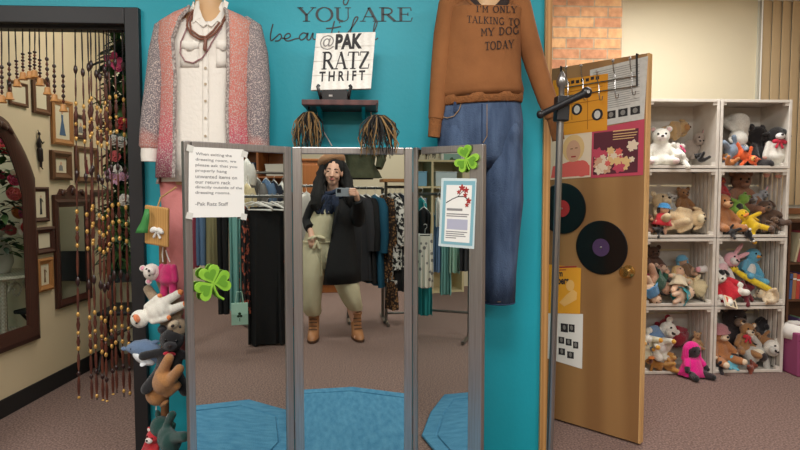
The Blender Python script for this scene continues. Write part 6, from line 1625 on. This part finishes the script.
# ---- body: one continuous surface
b = MB()
neck0 = w(332.5, 192); headc = w(333.5, 172.5, .03)
Rh = rotm(-3, 6, 8)                                    # looks down, turned a little, tilted
hp = lambda x, y, z: headc + Rh @ V((x, y, z))
b.ell(hp(0, -.012, .03), (.077, .092, .090), Rh); b.ell(hp(0, .022, -.035), (.063, .064, .078), Rh); b.ell(hp(0, .050, -.086), (.036, .030, .028), Rh)
b.ell(hp(0, .072, -.005), (.050, .018, .05), Rh)
for s in (-1, 1):
    b.ell(hp(s*.036, .062, -.030), (.026, .024, .024), Rh); b.ell(hp(s*.077, -.005, -.005), (.010, .020, .030), Rh)
b.cap(hp(0, .084, .010), hp(0, .104, -.026), .008, .013, n=8)
for s in (-1, 1): b.ell(hp(s*.011, .096, -.030), (.009, .010, .008), Rh, n=8, m=6)
b.ell(hp(0, .084, -.056), (.024, .012, .010), Rh)
b.cap(neck0+V((0, -.01, -.02)), hp(0, -.02, -.06), .052, .048)
b.ell(w(332, 208), (.155, .095, .13)); b.ell(w(328, 226), (.13, .09, .14)); b.ell(w(324, 246), (.15, .105, .13))
shL = w(319.5, 202); shR = w(349, 202)
elL = w(308.5, 221, -.02); haL = w(310.5, 231, .10)
elR = w(358.5, 220.5, .07); wrR = V((.098, -.052, 1.292))-wo
b.cap(w(328, 200), shL, .06, .052); b.cap(w(336, 200), shR, .06, .052)
b.cap(shL, elL, .047, .037); b.cap(elL, haL, .036, .026); b.cap(shR, elR, .047, .037); b.cap(elR, wrR, .036, .024)
hipL = w(319, 250); hipR = w(331, 250); knL = w(311.5, 285, .03); knR = w(345, 281, .05); anL = w(314, 322, .0); anR = w(356, 317, .02)
anL.z = .10; anR.z = .10
b.cap(hipL, knL, .085, .055); b.cap(knL, anL, .055, .036); b.cap(hipR, knR, .085, .055); b.cap(knR, anR, .055, .036)
for an in (anL, anR): b.cap(V((an.x, an.y, .05)), V((an.x, an.y+.12, .035)), .036, .028)
# left hand resting at the pocket
b.cap(haL, haL+V((.012, .03, -.07)), .026, .028)
for i in range(4):
    q = haL+V((-.02+.014*i, .035, -.075)); b.cap(q, q+V((.01, .0, -.045)), .009, .008, n=8); b.cap(q+V((.01, 0, -.045)), q+V((.012, -.015, -.07)), .008, .007, n=8)
b.cap(haL+V((.02, .03, -.03)), haL+V((.045, .04, -.07)), .010, .008, n=8)
# right hand around the end of the phone
PZ = 1.337
palm = V((.088, -.040, 1.325))-wo
b.cap(wrR, palm, .024, .027); b.ell(V((.084, -.036, 1.332))-wo, (.016, .024, .036))
for i in range(4):
    z = (1.366, 1.347, 1.329, 1.312)[i]; L = (.9, 1.0, .96, .8)[i]
    p0 = V((.084, -.036, z-.004))-wo; p1 = V((.078, -.006, z))-wo; p2 = V((.078-.030*L, -.0035, z+.003))-wo; p3 = V((.078-.054*L, -.0045, z+.002))-wo
    b.cap(p0, p1, .0095, .0088, n=8); b.cap(p1, p2, .0088, .0080, n=8); b.cap(p2, p3, .0080, .0070, n=8)
q0 = V((.080, -.046, 1.312))-wo; q1_ = V((.058, -.048, 1.322))-wo; q2_ = V((.032, -.036, 1.330))-wo
b.cap(q0, q1_, .0115, .0100, n=8); b.cap(q1_, q2_, .0098, .0085, n=8)
body = b.build('body', m_skin, wm, remesh=.0062)
# ---- face details
for s in (-1, 1):
    MB().ell(hp(s*.032, .0805, .008), (.0170, .006, .0075), Rh @ rotm(0, s*4, 0), n=10, m=6).build('eyelid', m_brow, wm)
    mb = MB(); mb.tube([hp(s*.014, .0835, .030), hp(s*.030, .0860, .0365), hp(s*.050, .0745, .029)], [.0035, .0045, .0018], n=6); mb.build('eyebrow', m_brow, wm)
mb = MB(); mb.ell(hp(0, .0945, -.0525), (.022, .006, .0050), Rh, n=12, m=6); mb.ell(hp(0, .0935, -.0610), (.019, .007, .0062), Rh, n=12, m=6); mb.build('lips', m_lip, wm)
# ---- hair: long dark waves on both sides
mb = MB(); rh = random.Random(2)
mb.ell(hp(0, -.026, .040), (.088, .096, .092), Rh)
for s in (-1, 1):
    path = ((329.5, 161.0, 3.2, -.01), (324, 165.5, 3.8, -.01), (321.3, 173, 4.2, -.015), (320.0, 183, 5.0, .02), (317.5, 194, 6.6, .07), (316.5, 205, 6.0, .10), (317.5, 214, .8, .10)) if s < 0 else ((337, 160.3, 3.2, -.01), (343.2, 165, 3.6, -.01), (346.2, 173, 4.0, -.015), (347.6, 183, 5.0, .02), (349.0, 193, 5.8, .06), (350, 201, 4.8, .07), (350, 208, .8, .07))
    mb.tube([w(x_, y_, d_) for x_, y_, r_, d_ in path], [wl(r_) for x_, y_, r_, d_ in path], n=12)
    for i in range(18):
        o1_, o2_, ph1 = rh.uniform(-.8, .8), rh.uniform(-.4, .6), rh.uniform(0, 6)
        pp = []
        for k_ in range(len(path)-1):
            for q_ in (0, .5):
                A_, B_ = path[k_], path[k_+1]; x_, y_, r_, d_ = [A_[c]+(B_[c]-A_[c])*q_ for c in range(4)]
                f_ = .1 if k_ < 2 else .42
                pp.append((x_+r_*(o1_+f_*sin((k_+q_)*3.1+ph1)), y_+(rh.uniform(-2, 3) if k_ > 3 else 0), d_+wl(r_)*(o2_ if k_ > 2 else o2_*.3)))
        n_ = len(pp); mb.tube([w(*p_) for p_ in pp], [wl(.5+1.1*sin(pi*min(1, (j_+1)/n_*.93))) for j_ in range(n_)], n=7)
mb.rings([oval(w(x_, y_, d_), wl(a_), b_, n=24, fold=.05, k=6, ph=y_) for x_, y_, a_, b_, d_ in ((333.5, 158, 5, .05, -.04), (333, 163, 10, .075, -.055), (333, 172, 11.5, .07, -.075), (333, 184, 13, .06, -.085), (333, 196, 14, .05, -.10), (333, 206, 12, .035, -.12))])
mb.build('hair', m_hairw, wm)
# ---- beret, worn tilted on the back of the head
Rb = rotm(24, -16, 0); bc0 = w(331.5, 161.5, -.045)
mb = MB(); mb.rings([[bc0+Rb @ p for p in oval((0, 0, z), a, a*1.0, n=30)] for z, a in ((-.034, .085), (-.032, .104), (-.012, .126), (.014, .130), (.038, .112), (.054, .07), (.058, .01))])
be = mb.build('beret', m_beret, wm)
MB().tube([bc0+Rb @ p for p in oval((0, 0, -.034), .092, .092, n=30)], .009, n=6, loop=True).build('beret_band', mat('beret_band', (140, 98, 70), rough=.9), be)
# ---- scarf
mb = MB()
for k_, (ra_, z_, r_) in enumerate(((.078, 191.5, .024), (.092, 195.5, .030), (.088, 200, .030))):
    c_ = w(331.5, z_, .02); mb.tube([V((c_.x+ra_*cos(rad(t_)), c_.y+ra_*.85*sin(rad(t_)), c_.z+.012*sin(rad(t_*2+60*k_))-.012*sin(rad(t_)))) for t_ in range(0, 360, 18)], [r_*(1+.18*sin(t_*.9+k_)) for t_ in range(20)], n=9, loop=True)
sc_ = mb.build('scarf', m_scarf, wm)
mb = MB(); mb.rings([[w(x_+dx, y_, .115+.012*sin(dx*1.3+y_*.2)) for dx in [-h_+2*h_*j/8 for j in range(9)]] for x_, y_, h_ in ((330, 195, 6), (328, 200, 8), (325.5, 206, 8.5), (324.5, 212, 8), (325.5, 214, 6.5))], cap=False, closed=False)
mb.build('scarf_drape', m_scarf, sc_, solid=.02)
mb = MB(); mb.rings([[w(x_+dx, y_, .125+.010*sin(dx*1.5+y_*.3)) for dx in [-h_+2*h_*j/6 for j in range(7)]] for x_, y_, h_ in ((335, 195, 3.5), (335.5, 204, 4), (334, 212, 4.5))], cap=False, closed=False)
mb.build('scarf_drape', m_scarf, sc_, solid=.018)
# ---- cream jumpsuit
mb = MB(); mb.rings([[V((p.x, p.y, p.z)) for p in oval(w(x_, y_, .01), wl(a_), b_, n=40, fold=.012, k=7, ph=y_*.3)] for x_, y_, a_, b_ in ((329, 203, 10, .10), (326, 212, 13, .115), (322, 224, 14, .118), (319.5, 236, 14.5, .118), (318.5, 242, 15, .12), (318.5, 250, 15.4, .122), (319.5, 260, 13, .11), (320, 268, 9, .08))])
ju = mb.build('jumpsuit', m_cord2, wm)
lz = lambda pts: [oval(w(x_, y_, dy_), wl(a_), b_, n=32, fold=f_, k=6, ph=y_*.12) for x_, y_, a_, b_, dy_, f_ in pts]
mb = MB(); mb.rings(lz(((314, 246, 12, .11, .01, .01), (313, 260, 12.3, .12, .02, .015), (311.8, 275, 11.8, .118, .03, .03), (311, 290, 11.2, .11, .03, .04), (311, 303, 10.3, .10, .02, .05), (312, 311, 9.2, .09, .015, .07), (313, 315, 6.8, .065, .01, .06)))); mb.build('trouser_leg', m_cord2, ju)
mb = MB(); mb.rings(lz(((330, 246, 13, .11, .01, .01), (335, 260, 13, .118, .03, .015), (341, 273, 12.8, .115, .04, .03), (347, 285, 12.2, .11, .05, .04), (351, 298, 10.5, .10, .04, .05), (353.5, 305, 9, .09, .03, .07), (355.5, 310, 6.6, .065, .02, .06)))); mb.build('trouser_leg', m_cord2, ju)
mb = MB(); mb.tube(oval(w(318.7, 241.5, .010), wl(14.9), .119, n=36), .009, n=7, loop=True)
for dx, dz in ((-5, -2), (4, -2.5)): mb.ell(w(317+dx, 240+dz, .14), (.045, .018, .018), rotm(0, 20*dx/5, 0))
for dx in (-3, 2): mb.cap(w(317, 241, .14), w(317+dx, 248, .14), .010, .014, n=8)
mb.build('tie_belt', m_cord2, ju)
for pts in (((321, 250), (321.5, 262), (322, 276)),): MB().tube([w(x_, y_, .135) for x_, y_ in pts], .004, n=5).build('front_crease', m_cord2, ju)
# ---- black coat, open at the front
cr = [(333, 196, 9, .085, 70, -250), (334, 201, 15.5, .11, 78, -225), (334, 208, 18, .135, 86, -200), (333, 220, 20, .15, 90, -190), (331.5, 236, 22, .165, 92, -186), (330.5, 252, 24.5, .18, 97, -186), (330.8, 268, 27.5, .195, 102, -186), (331, 281.5, 29.5, .205, 106, -186)]
rs = [oval(w(x_, y_, -.01), wl(a_), b_, n=46, a0=l_, a1=r_, fold=.0 if y_ < 225 else .018, k=8, ph=y_*.03) for x_, y_, a_, b_, r_, l_ in cr]
mb = MB(); mb.rings(rs, cap=False, closed=False); ct_ = mb.build('coat', m_coat, wm, solid=.014)
mb = MB()
for e in ([r[0] for r in rs][1:5], [r[-1] for r in rs][1:5]):
    pass
edge = [r[-1] for r in rs]
mb = MB(); mb.rings([[edge[i]+V((0, .010, 0)), edge[i]+V((wl(3.2)*k_, .018, 0))] for i, k_ in ((1, .5), (2, 1), (3, .9), (4, .3))], cap=False, closed=False); mb.build('lapel', m_coat, ct_, solid=.010)
MB().tube([w(319, 199, -.01), w(316, 205, -.01), w(312, 213, -.015), elL, elL*.5+haL*.5, haL+V((0, -.0, .02))], [.055, .068, .066, .060, .054, .046], n=16).build('sleeve', m_coat, ct_)
MB().tube([w(348, 199, -.01), w(352, 205, 0), w(355.5, 213, .04), elR+V((0, 0, 0)), elR*.5+wrR*.5+V((.01, -.01, -.01)), wrR+V((.003, -.012, -.02))], [.055, .070, .068, .062, .056, .044], n=16).build('sleeve', m_coat, ct_)
# ---- boots
for an, yaw in ((anL, 6), (anR, -10)):
    Rz = rotm(0, 0, yaw); f = lambda x, y, z: V((an.x, an.y, 0))+Rz @ V((x, y, z))
    mb = MB(); mb.rings([[f(.050*1.0*a_*cos(2*pi*j/20), y_+b_*sin(2*pi*j/20), z_) for j in range(20)] for z_, a_, b_, y_ in ((.235, 1.02, .055, -.002), (.16, .98, .052, 0), (.10, .95, .060, .012), (.07, .98, .095, .050), (.04, 1.0, .128, .062), (.022, 1.0, .135, .062))])
    bo = mb.build('boot', m_boot, wm)
    mb = MB(); mb.rings([[f(.053*cos(2*pi*j/20), .062+.140*sin(2*pi*j/20), z_) for j in range(20)] for z_ in (.004, .024)]); mb.build('sole', m_sole, bo, smooth=False)
    for i in range(4): MB().tube([f(-.035, .048+.020*(3-i)*.5, .10+.03*i), f(0, .066+.018*(3-i)*.6, .105+.03*i), f(.035, .048+.020*(3-i)*.5, .10+.03*i)], .0042, n=5).build('lace', m_sole, bo)
    mb = MB(); mb.tube([f(.051*cos(2*pi*j/20), -.002+.056*sin(2*pi*j/20), .232) for j in range(20)], .008, n=6, loop=True); mb.build('boot_cuff', m_boot, bo)
# ---- phone in her right hand
phx = (refl('C', 337.5, 193, Y=-.016).x+refl('C', 351.5, 193, Y=-.016).x)/2
ph_ = thing('smartphone', 'grey smartphone held sideways in the hand of the woman', 'phone', (phx, -.0165, 1.338), (0, 0, 0))
MB().box((0, 0, 0), (.150, .0080, .074)).build('body', mat('phone_grey', (158, 164, 172), rough=.35, metal=.3), ph_, smooth=False, bevel=.0035, seg=3)
MB().box((0, -.0043, 0), (.142, .0008, .066)).build('screen', mat('phone_screen', (16, 18, 22), rough=.08), ph_, smooth=False)
cmx = -.047
cb = MB().box((cmx, .0045, .012), (.034, .0024, .034)).build('camera_bump', m_black, ph_, smooth=False, bevel=.001)
for dx, dz in ((-.008, .008), (-.008, -.008), (.008, 0)): MB().lathe([(.0, 0), (.0062, 0), (.0062, .0016), (.0045, .0018), (0, .0012)], (cmx+dx, .0056, .012+dz), rotm(-90, 0, 0), n=14).build('lens', mat('lens_glass', (10, 10, 14), rough=.05), cb)
